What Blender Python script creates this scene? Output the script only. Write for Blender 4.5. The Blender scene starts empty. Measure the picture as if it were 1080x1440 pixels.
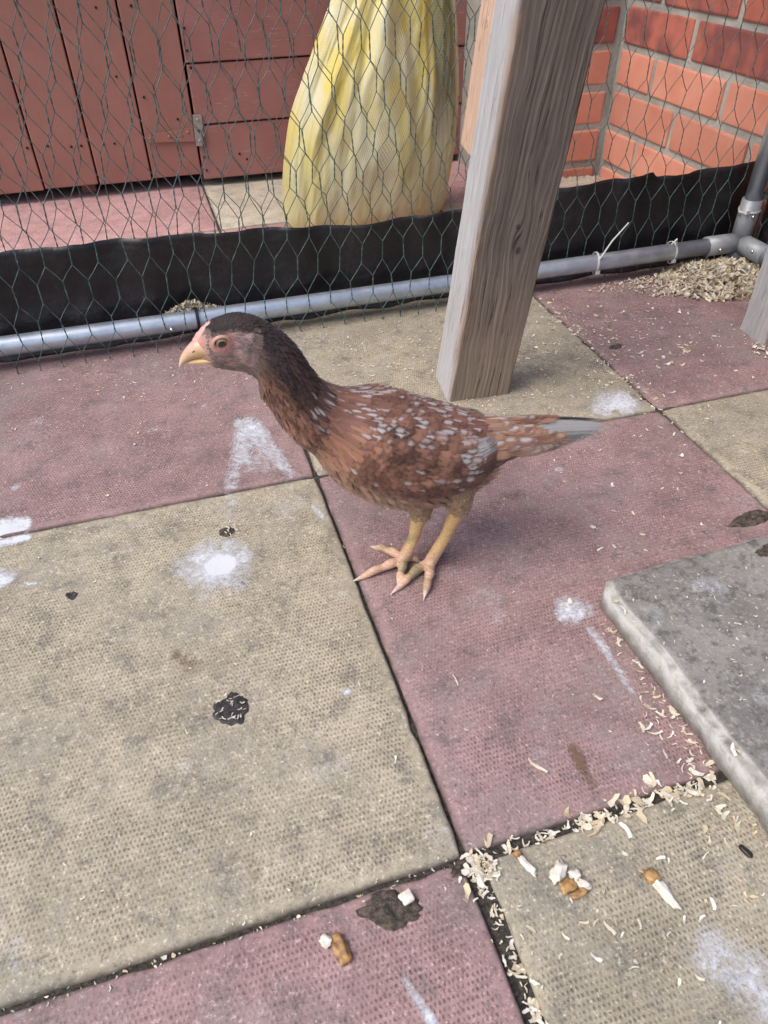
import bpy, bmesh, math, random
from mathutils import Vector, Matrix, noise as mnoise
from mathutils.bvhtree import BVHTree
R_ = math.radians
random.seed(11)
sc = bpy.context.scene
COL = sc.collection

# ------------------------------------------------------------------ camera
cam_d = bpy.data.cameras.new('camera')
cam = bpy.data.objects.new('camera', cam_d); COL.objects.link(cam)
_r = Vector((0.9549134, -0.29673563, -0.00940015)); _u = Vector((0.20085917, 0.622413, 0.75647713)); _f = Vector((0.21862295, 0.72425826, -0.65395258))
_m = Matrix((( _r.x, _u.x, -_f.x), (_r.y, _u.y, -_f.y), (_r.z, _u.z, -_f.z))).to_4x4()
_m.translation = Vector((-0.11524, -0.64756, 0.50936))
cam.matrix_world = _m
cam_d.sensor_fit = 'HORIZONTAL'; cam_d.sensor_width = 36.0; cam_d.lens = 36.0 * 1017.87 / 1080.0
cam_d.clip_start = 0.01; cam_d.clip_end = 500
cam_d.dof.use_dof = True; cam_d.dof.focus_distance = 0.95; cam_d.dof.aperture_fstop = 30
sc.camera = cam

# ------------------------------------------------------------------ sky, sun, exposure
SUN_EL, SUN_AZ = R_(54), R_(-104)         # azimuth from +Y towards +X: the light comes from the left
w = bpy.data.worlds.new('World'); sc.world = w; w.use_nodes = True
wn = w.node_tree; wn.nodes.clear()
sky = wn.nodes.new('ShaderNodeTexSky'); sky.sky_type = 'NISHITA'; sky.sun_disc = False
sky.sun_elevation = SUN_EL; sky.sun_rotation = SUN_AZ; sky.air_density = 1.0; sky.dust_density = 3.5; sky.ozone_density = 0.8
bg = wn.nodes.new('ShaderNodeBackground'); bg.inputs[1].default_value = 0.145
wo = wn.nodes.new('ShaderNodeOutputWorld')
wn.links.new(sky.outputs[0], bg.inputs[0]); wn.links.new(bg.outputs[0], wo.inputs[0])
sun_d = bpy.data.lights.new('sun', 'SUN'); sun_d.energy = 1.0; sun_d.angle = R_(34); sun_d.color = (1.0, 0.965, 0.915)
sun = bpy.data.objects.new('sun', sun_d); COL.objects.link(sun)
_d = Vector((math.sin(SUN_AZ) * math.cos(SUN_EL), math.cos(SUN_AZ) * math.cos(SUN_EL), math.sin(SUN_EL)))
sun.rotation_euler = (-_d).to_track_quat('-Z', 'Y').to_euler()
sc.view_settings.view_transform = 'Standard'; sc.view_settings.look = 'None'
sc.view_settings.gamma = 1.0; sc.view_settings.exposure = 0.74
sc.view_settings.use_curve_mapping = False
cy = sc.cycles; cy.max_bounces = 5; cy.diffuse_bounces = 3; cy.glossy_bounces = 2; cy.transmission_bounces = 2; cy.transparent_max_bounces = 24; cy.caustics_reflective = False; cy.caustics_refractive = False

# ------------------------------------------------------------------ node helpers
class V:
    """a float socket with arithmetic"""
    def __init__(s, nt, k): s.nt = nt; s.k = k
    def _op(s, op, o=None, c=None, clamp=False):
        n = s.nt.nodes.new('ShaderNodeMath'); n.operation = op; n.use_clamp = clamp
        for i, x in enumerate((s, o, c)):
            if x is None: continue
            if isinstance(x, V): s.nt.links.new(x.k, n.inputs[i])
            else: n.inputs[i].default_value = float(x)
        return V(s.nt, n.outputs[0])
    def __add__(s, o): return s._op('ADD', o)
    __radd__ = __add__
    def __sub__(s, o): return s._op('SUBTRACT', o)
    def __rsub__(s, o): return (s * -1.0) + o
    def __mul__(s, o): return s._op('MULTIPLY', o)
    __rmul__ = __mul__
    def __truediv__(s, o): return s._op('DIVIDE', o)
    def floor(s): return s._op('FLOOR')
    def fract(s): return s._op('FRACT')
    def abs(s): return s._op('ABSOLUTE')
    def mod(s, o): return s._op('FLOORED_MODULO', o)
    def max(s, o): return s._op('MAXIMUM', o)
    def min(s, o): return s._op('MINIMUM', o)
    def pow(s, o): return s._op('POWER', o)
    def sqrt(s): return s._op('SQRT')
    def sin(s): return s._op('SINE')
    def clamp(s): return s._op('ADD', 0.0, clamp=True)
    def smooth(s, a, b, lo=0.0, hi=1.0):
        n = s.nt.nodes.new('ShaderNodeMapRange'); n.interpolation_type = 'SMOOTHSTEP'
        s.nt.links.new(s.k, n.inputs[0])
        for i, x in enumerate((a, b, lo, hi)):
            n.inputs[i + 1].default_value = x
        return V(s.nt, n.outputs[0])

class M:
    """a procedural material under construction"""
    def __init__(s, name):
        s.m = bpy.data.materials.new(name); s.m.use_nodes = True; s.nt = s.m.node_tree
        s.b = s.nt.nodes['Principled BSDF']; s.out = s.nt.nodes['Material Output']
        s.tc = s.nt.nodes.new('ShaderNodeTexCoord')
        s.geo = s.nt.nodes.new('ShaderNodeNewGeometry')
    def sock(s, x): return x.k if isinstance(x, V) else x
    def xyz(s, vec):
        n = s.nt.nodes.new('ShaderNodeSeparateXYZ'); s.nt.links.new(vec, n.inputs[0])
        return [V(s.nt, n.outputs[i]) for i in range(3)]
    def comb(s, x, y, z):
        n = s.nt.nodes.new('ShaderNodeCombineXYZ')
        for i, q in enumerate((x, y, z)):
            if isinstance(q, V): s.nt.links.new(q.k, n.inputs[i])
            else: n.inputs[i].default_value = q
        return n.outputs[0]
    def obj(s): return s.tc.outputs['Object']
    def pos(s): return s.geo.outputs['Position']
    def scale(s, vec, sx, sy, sz, loc=(0, 0, 0)):
        n = s.nt.nodes.new('ShaderNodeMapping'); s.nt.links.new(vec, n.inputs[0])
        n.inputs['Scale'].default_value = (sx, sy, sz); n.inputs['Location'].default_value = loc
        return n.outputs[0]
    def noise(s, vec, scale, detail=4.0, rough=0.55, dist=0.0, col=False):
        n = s.nt.nodes.new('ShaderNodeTexNoise'); s.nt.links.new(vec, n.inputs['Vector'])
        n.inputs['Scale'].default_value = scale; n.inputs['Detail'].default_value = detail
        n.inputs['Roughness'].default_value = rough; n.inputs['Distortion'].default_value = dist
        return n.outputs['Color'] if col else V(s.nt, n.outputs[0])
    def voro(s, vec, scale, feature='F1', rnd=1.0):
        n = s.nt.nodes.new('ShaderNodeTexVoronoi'); s.nt.links.new(vec, n.inputs['Vector'])
        n.feature = feature; n.inputs['Scale'].default_value = scale; n.inputs['Randomness'].default_value = rnd
        return V(s.nt, n.outputs['Distance'])
    def rand(s):
        n = s.nt.nodes.new('ShaderNodeObjectInfo'); return V(s.nt, n.outputs['Random'])
    def attr(s, name, kind='Fac'):
        n = s.nt.nodes.new('ShaderNodeAttribute'); n.attribute_name = name
        return V(s.nt, n.outputs['Fac']) if kind == 'Fac' else n.outputs[kind]
    def mix(s, f, a, b, mode='MIX'):
        n = s.nt.nodes.new('ShaderNodeMix'); n.data_type = 'RGBA'; n.blend_type = mode
        for i, q in ((0, f), (6, a), (7, b)):
            if isinstance(q, V): s.nt.links.new(q.k, n.inputs[i])
            elif isinstance(q, bpy.types.NodeSocket): s.nt.links.new(q, n.inputs[i])
            elif i == 0: n.inputs[0].default_value = q
            else: n.inputs[i].default_value = (*q[:3], 1)
        return n.outputs[2]
    def bump(s, h, strength=0.5, dist=0.001, normal=None):
        n = s.nt.nodes.new('ShaderNodeBump'); n.inputs['Strength'].default_value = strength; n.inputs['Distance'].default_value = dist
        s.nt.links.new(s.sock(h), n.inputs['Height'])
        if normal is not None: s.nt.links.new(normal, n.inputs['Normal'])
        s.nt.links.new(n.outputs[0], s.b.inputs['Normal']); return n.outputs[0]
    def set(s, **k):
        names = dict(col='Base Color', rough='Roughness', metal='Metallic', spec='Specular IOR Level', alpha='Alpha', sss='Subsurface Weight', coat='Coat Weight', sheen='Sheen Weight')
        for q, x in k.items():
            i = s.b.inputs[names[q]]
            if isinstance(x, V): s.nt.links.new(x.k, i)
            elif isinstance(x, bpy.types.NodeSocket): s.nt.links.new(x, i)
            elif isinstance(x, tuple): i.default_value = (*x[:3], 1)
            else: i.default_value = x
        return s

# ------------------------------------------------------------------ object helpers
def obj(name, data, mat=None, parent=None, loc=None, rot=None):
    if isinstance(data, bmesh.types.BMesh):
        me = bpy.data.meshes.new(name); data.to_mesh(me); data.free()
    else: me = data
    o = bpy.data.objects.new(name, me); COL.objects.link(o)
    if mat is not None and len(me.materials) == 0: me.materials.append(mat.m if isinstance(mat, M) else mat)
    if parent is not None: o.parent = parent
    if loc is not None: o.location = loc
    if rot is not None: o.rotation_euler = rot
    return o
def empty(name, loc=(0, 0, 0), rot=(0, 0, 0)):
    o = bpy.data.objects.new(name, None); COL.objects.link(o); o.location = loc; o.rotation_euler = rot
    o.empty_display_size = 0.05; return o
def tag(o, label=None, cat=None, group=None, kind=None):
    if label: o['label'] = label
    if cat: o['category'] = cat
    if group: o['group'] = group
    if kind: o['kind'] = kind
    return o
def smooth(me, on=True):
    if isinstance(me, bpy.types.Object): me = me.data
    me.polygons.foreach_set('use_smooth', [on] * len(me.polygons)); return me
def box_mesh(name, sx, sy, sz, bevel=0.0, seg=2, jit=0.0, cuts=0, seed=0):
    """box centred on the origin, bevelled edges, uneven faces"""
    bm = bmesh.new(); bmesh.ops.create_cube(bm, size=1.0)
    bmesh.ops.scale(bm, vec=(sx, sy, sz), verts=bm.verts)
    if bevel > 0: bmesh.ops.bevel(bm, geom=bm.edges[:], offset=bevel, segments=seg, affect='EDGES', profile=0.6)
    if cuts:
        long = [e for e in bm.edges if e.calc_length() > max(sx, sy, sz) * 0.3]
        bmesh.ops.subdivide_edges(bm, edges=long, cuts=cuts, use_grid_fill=True)
    if jit:
        for v in bm.verts:
            q = v.co * 60 + Vector((seed * 7.3, seed * 3.1, 0))
            v.co += Vector((mnoise.noise(q), mnoise.noise(q + Vector((31, 0, 0))), mnoise.noise(q + Vector((0, 57, 0))))) * jit
    me = bpy.data.meshes.new(name); bm.to_mesh(me); bm.free(); return me
def tube(bm, pts, rads, n=12, cap=True):
    """swept tube through points with a radius at each"""
    pts = [Vector(p) for p in pts]; rings = []
    if not hasattr(rads, '__len__'): rads = [rads] * len(pts)
    t0 = (pts[1] - pts[0]).normalized()
    ref = Vector((0, 0, 1)) if abs(t0.z) < 0.9 else Vector((1, 0, 0))
    a = t0.cross(ref).normalized()
    for i, p in enumerate(pts):
        t = (pts[min(i + 1, len(pts) - 1)] - pts[max(i - 1, 0)]).normalized()
        a = (a - t * a.dot(t)).normalized(); b = t.cross(a)
        rings.append([bm.verts.new(p + (a * math.cos(6.28318 * k / n) + b * math.sin(6.28318 * k / n)) * rads[i]) for k in range(n)])
    for r0, r1 in zip(rings, rings[1:]):
        for k in range(n): bm.faces.new((r0[k], r0[(k + 1) % n], r1[(k + 1) % n], r1[k]))
    if cap: bm.faces.new(rings[0][::-1]); bm.faces.new(rings[-1])
    return rings
def cr(P, t):
    """Catmull-Rom through a list of equal-length tuples, t in 0..len-1"""
    i = min(int(t), len(P) - 2); f = t - i
    p0, p1, p2, p3 = P[max(i - 1, 0)], P[i], P[i + 1], P[min(i + 2, len(P) - 1)]
    return [0.5 * (2 * b + (c - a) * f + (2 * a - 5 * b + 4 * c - d) * f * f + (3 * b - a - 3 * c + d) * f ** 3) for a, b, c, d in zip(p0, p1, p2, p3)]
def U(a, b): return random.uniform(a, b)

# ================================================================== MATERIALS of the setting
def slab_material(name, light, dark, dirt):
    s = M(name); x, y, z = s.xyz(s.obj()); rnd = s.rand()
    P = s.pos()
    mid = s.noise(P, 24, 3, 0.65); fine = s.noise(P, 380, 2, 0.7); big = s.noise(P, 7, 3, 0.65)
    spk = s.noise(P, 290, 3, 0.85)
    wrp = (mid - 0.5) * 0.005 + (spk - 0.5) * 0.0016
    px = x + wrp; py = y - wrp * 0.7
    v = py / 0.0041; row = v.floor()
    fx = ((px / 0.0031) + row.mod(2.0) * 0.5).fract() - 0.5
    fy = v.fract() - 0.5
    d = (fx * fx * 1.1 + fy * fy).sqrt() + (fine - 0.5) * 0.5
    pit = d.smooth(0.06, 0.44, 1.0, 0.0)
    e = x.abs().max(y.abs()) * -1.0 + 0.2235 + (mid - 0.5) * 0.012
    band = e.smooth(0.006, 0.014)
    st = s.noise(s.scale(P, 1, 1, 1, (9, 2, 4)), 10, 4, 0.7)
    wear = st.smooth(0.34, 0.66, 1.0, 0.25) * spk.smooth(0.3, 0.62, 0.55, 1.1)
    pitf = pit * band * wear
    grime = s.noise(s.scale(P, 1, 1, 1, (5, 1, 7)), 34, 5, 0.75)
    c = s.mix((big * 0.55 + mid * 0.45).smooth(0.32, 0.68), light, tuple(q * 0.66 for q in light))
    c = s.mix(st.smooth(0.46, 0.66) * 0.85, c, dirt)
    c = s.mix(grime.smooth(0.49, 0.66) * 0.75, c, tuple(q * 0.55 + 0.02 for q in dirt))
    c = s.mix(grime.smooth(0.46, 0.32) * 0.4, c, tuple(min(1, q * 1.12 + 0.03) for q in light))
    c = s.mix(pitf * 0.95, c, dark)
    c = s.mix(fine.smooth(0.60, 0.78) * 0.38, c, tuple(min(1, q * 1.35 + 0.06) for q in light))
    c = s.mix(spk.smooth(0.45, 0.30) * 0.85, c, tuple(min(1, q * 1.3 + 0.08) for q in light))
    c = s.mix(spk.smooth(0.56, 0.68) * 0.62, c, tuple(q * 0.5 for q in dark))
    chalk = s.noise(s.scale(P, 1, 1, 1, (2, 8, 1)), 15, 4, 0.75).smooth(0.58, 0.76) * fine.smooth(0.3, 0.6) * (1.0 - pitf)
    c = s.mix(chalk * 0.42, c, (0.60, 0.61, 0.64))
    soil = e.smooth(-0.001, 0.005, 1.0, 0.0) * mid.smooth(0.3, 0.6)
    c = s.mix(soil * 0.8, c, (0.05, 0.043, 0.037))
    c = s.mix(1.0, c, s.mix(rnd, (0.94, 0.94, 0.94), (1.05, 1.04, 1.03)), 'MULTIPLY')
    s.set(col=c, rough=0.9, spec=0.25)
    s.bump(pitf * -1.0 + fine * 0.7, 0.55, 0.0009)
    return s
m_beige = slab_material('beige_concrete', (0.43, 0.378, 0.28), (0.15, 0.132, 0.102), (0.30, 0.275, 0.225))
m_beige_out = slab_material('beige_concrete_pale', (0.60, 0.54, 0.42), (0.42, 0.37, 0.29), (0.52, 0.48, 0.40))
m_pink_out = slab_material('pink_concrete_pale', (0.58, 0.345, 0.335), (0.42, 0.24, 0.235), (0.50, 0.34, 0.33))
m_pink = slab_material('pink_concrete', (0.37, 0.242, 0.232), (0.15, 0.097, 0.095), (0.275, 0.21, 0.20))
m_soil = M('joint_soil'); _n = m_soil.noise(m_soil.pos(), 300, 5, 0.7)
m_soil.set(col=m_soil.mix(_n.smooth(0.35, 0.7), (0.025, 0.021, 0.018), (0.11, 0.095, 0.075)), rough=1.0); m_soil.bump(_n, 1.0, 0.003)
m_earth = M('distant_ground'); _n = m_earth.noise(m_earth.pos(), 3, 6, 0.65)
m_earth.set(col=m_earth.mix(_n, (0.16, 0.14, 0.11), (0.10, 0.12, 0.06)), rough=1.0)

# ================================================================== GROUND AND PAVING
S = 0.45
bm = bmesh.new()
bmesh.ops.create_grid(bm, x_segments=2, y_segments=2, size=60)
tag(obj('ground', bm, m_earth, loc=(0, 0, -0.06)), kind='structure')
bm = bmesh.new(); bmesh.ops.create_grid(bm, x_segments=60, y_segments=60, size=1.6)
for v_ in bm.verts: v_.co.z = mnoise.noise(v_.co * 40) * 0.002
pave = tag(obj('pavement', bm, m_soil, loc=(0.1, 0.2, -0.0036)), kind='structure')

def slab_mesh(sx, sy, t=0.04, n=26, seed=0, chip=None):
    """paving slab: rounded arris, slightly wavy edges and top"""
    bm = bmesh.new(); off = Vector((seed * 3.7, seed * 1.9, 0))
    r = 0.0026
    def coord(k, L):
        ins = [-L / 2, -L / 2 + r * 0.35, -L / 2 + r]
        return ins + [-L / 2 + r + (L - 2 * r) * j / n for j in range(1, n)] + [-q for q in ins[::-1]]
    X, Y = coord(0, sx), coord(0, sy); g = []
    for y in Y:
        row = []
        for x in X:
            ex, ey = sx / 2 - abs(x), sy / 2 - abs(y); e = min(ex, ey)
            z = 0.0 if e >= r else -(r - math.sqrt(max(0, r * r - (r - e) ** 2)))
            q = Vector((x, y, 0)) + off
            nz = mnoise.noise(q * 9) * 0.0012 + mnoise.noise(q * 45) * 0.0005
            dx = mnoise.noise(q * 40 + Vector((5, 0, 9))) * 0.0013; dy = mnoise.noise(q * 40 + Vector((0, 7, 3))) * 0.0013
            dep = max(0.0, 1 - e / 0.012); 
            pit = max(0, mnoise.noise(q * 70 + Vector((1, 2, 3))) - 0.25) * 0.006 * dep
            cr_ = max(0.0, 1 - (ex + ey) / 0.014) * 0.0025
            if chip and (Vector((x, y, 0)) - Vector((*chip[:2], 0))).length < chip[2]: pit += 0.004
            sg = Vector((math.copysign(1, x), math.copysign(1, y), 0))
            row.append(bm.verts.new((x + dx - sg.x * (cr_ * 0.5 + pit * (ex < 0.012) * 0.6), y + dy - sg.y * (cr_ * 0.5 + pit * (ey < 0.012) * 0.6), z + nz - pit - cr_ * 0.6)))
        g.append(row)
    for j in range(len(Y) - 1):
        for i in range(len(X) - 1): bm.faces.new((g[j][i], g[j][i + 1], g[j + 1][i + 1], g[j + 1][i]))
    edge = g[0] + [r_[-1] for r_ in g[1:]] + g[-1][-2::-1] + [r_[0] for r_ in g[-2:0:-1]]
    low = [bm.verts.new((v.co.x * 1.0, v.co.y, -t)) for v in edge]
    for k in range(len(edge)):
        k2 = (k + 1) % len(edge); bm.faces.new((edge[k2], edge[k], low[k], low[k2]))
    bm.faces.new(low[::-1])
    me = bpy.data.meshes.new('paving_slab'); bm.to_mesh(me); bm.free(); smooth(me); return me
far_mesh = {}
for j in range(-3, 3):
    for i in range(-3, 3):
        x0, x1 = i * S, (i + 1) * S; y0, y1 = j * S, (j + 1) * S
        if j == 1: y1 = 0.83
        if j == 2: y0, y1 = 0.832, 1.28
        g = 0.0013
        ax0, ax1, ay0, ay1 = x0 + g, x1 - g, y0 + g, y1 - g
        if (i, j) == (0, -2): ax0 += 0.009; ay1 -= 0.004
        if (i, j) == (-1, -2): ay1 -= 0.0012; ax1 -= 0.001
        if (i, j) == (0, -1): ay0 += 0.001
        near = (-2 <= i <= 1) and (-2 <= j <= 0)
        mt = m_pink if (i + j) % 2 != 0 else m_beige
        if j >= 1: mt = m_pink_out if mt is m_pink else m_beige_out  # paler, lower-contrast slab colours for the rows beyond the fence
        key = (near and (i, j), round(ax1 - ax0, 3), round(ay1 - ay0, 3), mt.m.name)
        if key not in far_mesh: far_mesh[key] = slab_mesh(ax1 - ax0, ay1 - ay0, n=30 if near else 8, seed=i * 5 + j * 11 + 40)
        o = obj('paving_slab', far_mesh[key], mt, pave)
        o.location = ((ax0 + ax1) / 2 - 0.1, (ay0 + ay1) / 2 - 0.2, 0.0036 + (U(-0.0008, 0.0008) if (i, j) != (-1, -1) else 0.0015))
        o.rotation_euler = (0, 0, U(-0.002, 0.002))

# loose slab lying on the paving
m_block = M('grey_worn_concrete'); q = m_block
P = q.obj(); x, y, z = q.xyz(P)
n1 = q.noise(P, 14, 5, 0.65); n2 = q.noise(P, 90, 5, 0.7); n3 = q.noise(P, 420, 4, 0.7)
fl = q.voro(P, 210).smooth(0.15, 0.5, 1.0, 0.0) * q.noise(P, 60, 3).smooth(0.4, 0.65)
top = q.xyz(q.geo.outputs['Normal'])[2].smooth(0.55, 0.9)
c = q.mix(n1.smooth(0.3, 0.7), (0.17, 0.162, 0.15), (0.27, 0.255, 0.235))
c = q.mix(n2.smooth(0.49, 0.64) * 0.62, c, (0.075, 0.07, 0.064)); c = q.mix(q.noise(P, 240, 4, 0.8).smooth(0.52, 0.66) * 0.55, c, (0.42, 0.40, 0.37))
c = q.mix(fl * 0.5, c, (0.38, 0.36, 0.33))
sidec = q.mix(n2.smooth(0.4, 0.7), (0.52, 0.515, 0.49), (0.34, 0.33, 0.30))
c = q.mix(top, sidec, c)
c = q.mix(q.noise(P, 9, 4, 0.6).smooth(0.58, 0.72) * 0.55 * n3.smooth(0.3, 0.6), c, (0.55, 0.57, 0.6))
q.set(col=c, rough=0.95, spec=0.2); q.bump(n2 * 0.8 + n3 * 0.6 + n1, 0.9, 0.0022)
bm = bmesh.new(); bmesh.ops.create_cube(bm, size=1); bmesh.ops.scale(bm, vec=(0.45, 0.45, 0.036), verts=bm.verts)
bmesh.ops.bevel(bm, geom=bm.edges[:], offset=0.004, segments=2, affect='EDGES')
bmesh.ops.subdivide_edges(bm, edges=[e for e in bm.edges if e.calc_length() > 0.1], cuts=90, use_grid_fill=True)
for v_ in bm.verts:
    p_ = v_.co.copy()
    corner = max(0, 1 - (Vector((p_.x, p_.y)) - Vector((-0.225, 0.225))).length / 0.03)
    edge = max(0.0, 1 - (0.225 - max(abs(p_.x), abs(p_.y))) / 0.014)
    k = mnoise.noise(p_ * 26) * 0.0022 + mnoise.noise(p_ * 75) * 0.0016 + mnoise.noise(p_ * 190) * 0.0012
    if p_.z > 0: v_.co.z += k * (0.5 + edge) - edge * 0.0018 * (0.6 + mnoise.noise(p_ * 33 + Vector((4, 4, 4))))
    v_.co.x -= math.copysign(1, p_.x) * edge * (0.0004 + k * 0.8) ; v_.co.y -= math.copysign(1, p_.y) * edge * (0.0004 + k * 0.8)
    v_.co += Vector((0.7, -0.7, -0.3)) * corner * 0.003
o = obj('loose_slab', smooth(obj('t', bm).data), m_block, loc=(0.4325, -0.4895, 0.0185), rot=(0, 0, R_(1.2)))
bpy.data.objects.remove(bpy.data.objects['t'])
tag(o, 'thick grey weathered concrete slab lying loose on top of the paving', 'slab')

# ================================================================== SHED
def paint_material(name, col, col2, along, flake):
    s = M(name); P = s.obj(); rnd = s.rand()
    st = (1.5, 1, 60) if along == 'x' else (60, 1, 1.5)
    off = s.comb(rnd * 13.0, 0.0, rnd * 7.0)
    va = s.nt.nodes.new('ShaderNodeVectorMath'); va.operation = 'ADD'; s.nt.links.new(P, va.inputs[0]); s.nt.links.new(off, va.inputs[1]); PP = va.outputs[0]
    gr = s.noise(s.scale(PP, *st), 6, 5, 0.6); bl = s.noise(PP, 8, 4, 0.6)
    c = s.mix(bl.smooth(0.3, 0.7), col, col2)
    c = s.mix(gr.smooth(0.55, 0.8) * 0.35, c, tuple(q * 0.6 for q in col))
    sc2 = (9, 1, 160) if along == 'x' else (160, 1, 9)
    chips = s.noise(s.scale(PP, *sc2), 3, 4, 0.65).smooth(0.58, 0.68) * s.noise(PP, 18, 3).smooth(0.44, 0.58)
    c = s.mix(chips * flake, c, (0.46, 0.34, 0.30))
    c = s.mix(s.noise(PP, 60, 4, 0.7).smooth(0.64, 0.74) * 0.3, c, (0.5, 0.3, 0.25))
    s.set(col=c, rough=0.62, spec=0.35); s.bump(gr + bl * 0.5, 0.35, 0.0012)
    return s
m_door = paint_material('red_brown_paint_door', (0.30, 0.132, 0.103), (0.345, 0.157, 0.125), 'z', 0.25)
m_clad = paint_material('red_brown_paint_cladding', (0.285, 0.118, 0.102), (0.335, 0.152, 0.135), 'x', 0.9)
m_dark = M('dark_timber').set(col=(0.02, 0.016, 0.014), rough=0.95)
m_nail = M('rusty_nail_head').set(col=(0.02, 0.013, 0.012), rough=0.6, metal=0.4)
m_zinc = M('dull_zinc'); _n = m_zinc.noise(m_zinc.obj(), 160, 4, 0.6)
m_zinc.set(col=m_zinc.mix(_n, (0.46, 0.45, 0.44), (0.25, 0.19, 0.16)), rough=0.5, metal=0.5)
shed = tag(empty('shed', (-0.2, 1.11, 0)), 'red brown painted timber shed behind the wire fence', 'shed')
def nail(x, y, z, parent, r=0.0028):
    global nail_me
    if nail_me is None:
        bm = bmesh.new(); bmesh.ops.create_cone(bm, segments=7, radius1=r, radius2=r * 0.7, depth=0.002, cap_ends=True)
        bmesh.ops.rotate(bm, matrix=Matrix.Rotation(R_(90), 3, 'X'), verts=bm.verts)
        nail_me = bpy.data.meshes.new('nail'); bm.to_mesh(nail_me); bm.free()
    return obj('nail', nail_me, m_nail, parent, (x, y, z))
nail_me = None
# dark core and bearers
bm = bmesh.new(); bmesh.ops.create_cube(bm, size=1); bmesh.ops.scale(bm, vec=(1.75, 0.7, 1.24), verts=bm.verts)
core = obj('shed_body', bm, m_dark, shed, (0.01 - 0.05, 0.40, 0.665))
for bx_ in (-0.75, -0.36, -0.045, 0.215, 0.6):
    obj('bearer', box_mesh('bearer', 0.022 if bx_ != -0.045 else 0.03, 0.6, 0.042, 0.002), m_door, shed, (bx_, 0.345, 0.0215))
# door with vertical boards, each its own piece
door = obj('door', box_mesh('door', 1.0, 0.018, 1.16, 0.002), m_dark, shed, (-0.30, 0.036, 0.61))
seam = [-0.776, -0.665, -0.553, -0.4415, -0.33, -0.2185, -0.106, 0.002]
for k in range(len(seam) - 1):
    bw = seam[k + 1] - seam[k] - 0.0035
    cx = (seam[k] + seam[k + 1]) / 2 + 0.2
    bz0 = 0.0275 - 0.002 * (k % 2)
    o = obj('board', box_mesh('board', bw, 0.016, 1.16, 0.0022, 2, 0.0006, 0, k), m_door, door, (cx + 0.30, -0.026 - 0.0006 * (k % 3), 0.58 + bz0 - 0.61))
for (nx, nz) in ((-0.255, 0.105), (-0.235, 0.105), (-0.19, 0.104), (-0.168, 0.104), (-0.135, 0.225), (-0.09, 0.185), (-0.03, 0.14), (-0.30, 0.11), (-0.145, 0.34), (-0.08, 0.34), (-0.41, 0.11), (-0.34, 0.11)):
    nail(nx + 0.5, -0.0355, nz - 0.61, door)
# painted strap hinge on the door
bm = bmesh.new(); z0 = 0
pts = [(-0.052, -0.008), (0.047, -0.0135), (0.047, 0.0135), (-0.052, 0.008)]
fr = [bm.verts.new((a, -0.0012, b)) for a, b in pts]; bk = [bm.verts.new((a, 0.0012, b)) for a, b in pts]
bm.faces.new(fr); bm.faces.new(bk[::-1])
for k in range(4): bm.faces.new((fr[k], bk[k], bk[(k + 1) % 4], fr[(k + 1) % 4]))
st = obj('strap_hinge', bm, m_door, door, (-0.049 + 0.5, -0.0375, 0.109 - 0.61))
for hx in (-0.045, -0.005, 0.02, 0.035):
    bm = bmesh.new(); bmesh.ops.create_uvsphere(bm, u_segments=10, v_segments=6, radius=0.0036); bmesh.ops.scale(bm, vec=(1, 0.45, 1), verts=bm.verts)
    obj('screw', smooth(obj('t', bm).data), m_door, st, (hx, -0.0015, 0.0 + (0.006 if hx == 0.035 else 0)))
    bpy.data.objects.remove(bpy.data.objects['t'])
# steel plate of the hinge on the wall
bm = bmesh.new(); tmp = obj('t', box_mesh('hinge_plate', 0.019, 0.004, 0.061, 0.0012)); pl_me = tmp.data; bpy.data.objects.remove(tmp); bm.free()
pl = obj('hinge_plate', pl_me, m_zinc, shed, (0.2095, -0.0025, 0.116), (0, R_(3), 0))
for dz in (0.021, 0.0, -0.02):
    bm = bmesh.new(); bmesh.ops.create_uvsphere(bm, u_segments=10, v_segments=6, radius=0.0034); bmesh.ops.scale(bm, vec=(1, 0.5, 1), verts=bm.verts)
    obj('screw', bm, m_nail if dz == 0 else m_zinc, pl, (0, -0.002, dz))
# horizontal cladding right of the door
zs = [0.0145, 0.125, 0.239, 0.353, 0.467, 0.581, 0.695, 0.809, 0.923, 1.037, 1.15]
for k in range(len(zs) - 1):
    h = zs[k + 1] - zs[k] - 0.003
    bm_me = box_mesh('wall_board', 0.62, 0.016, h, 0.0025, 2, 0.0006, 0, k + 20)
    o = obj('wall_board', bm_me, m_clad, shed, (0.205 + 0.31 + (0.001 if k % 2 else 0), 0.008, (zs[k] + zs[k + 1]) / 2), (R_(-1.2), 0, 0))
for (nx, nz) in ((0.012, 0.242 + 0.02), (0.014, 0.232), (0.012, 0.062), (0.013, 0.035), (0.09, 0.062), (0.105, 0.05), (0.013, 0.30), (0.013, 0.11)):
    nail(nx + 0.2, -0.0012, nz, shed)
bm = bmesh.new(); bmesh.ops.create_cube(bm, size=1); bmesh.ops.scale(bm, vec=(1.95, 0.9, 0.03), verts=bm.verts)
obj('roof', bm, m_dark, shed, (-0.03, 0.36, 1.30), (R_(6), 0, 0))

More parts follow.
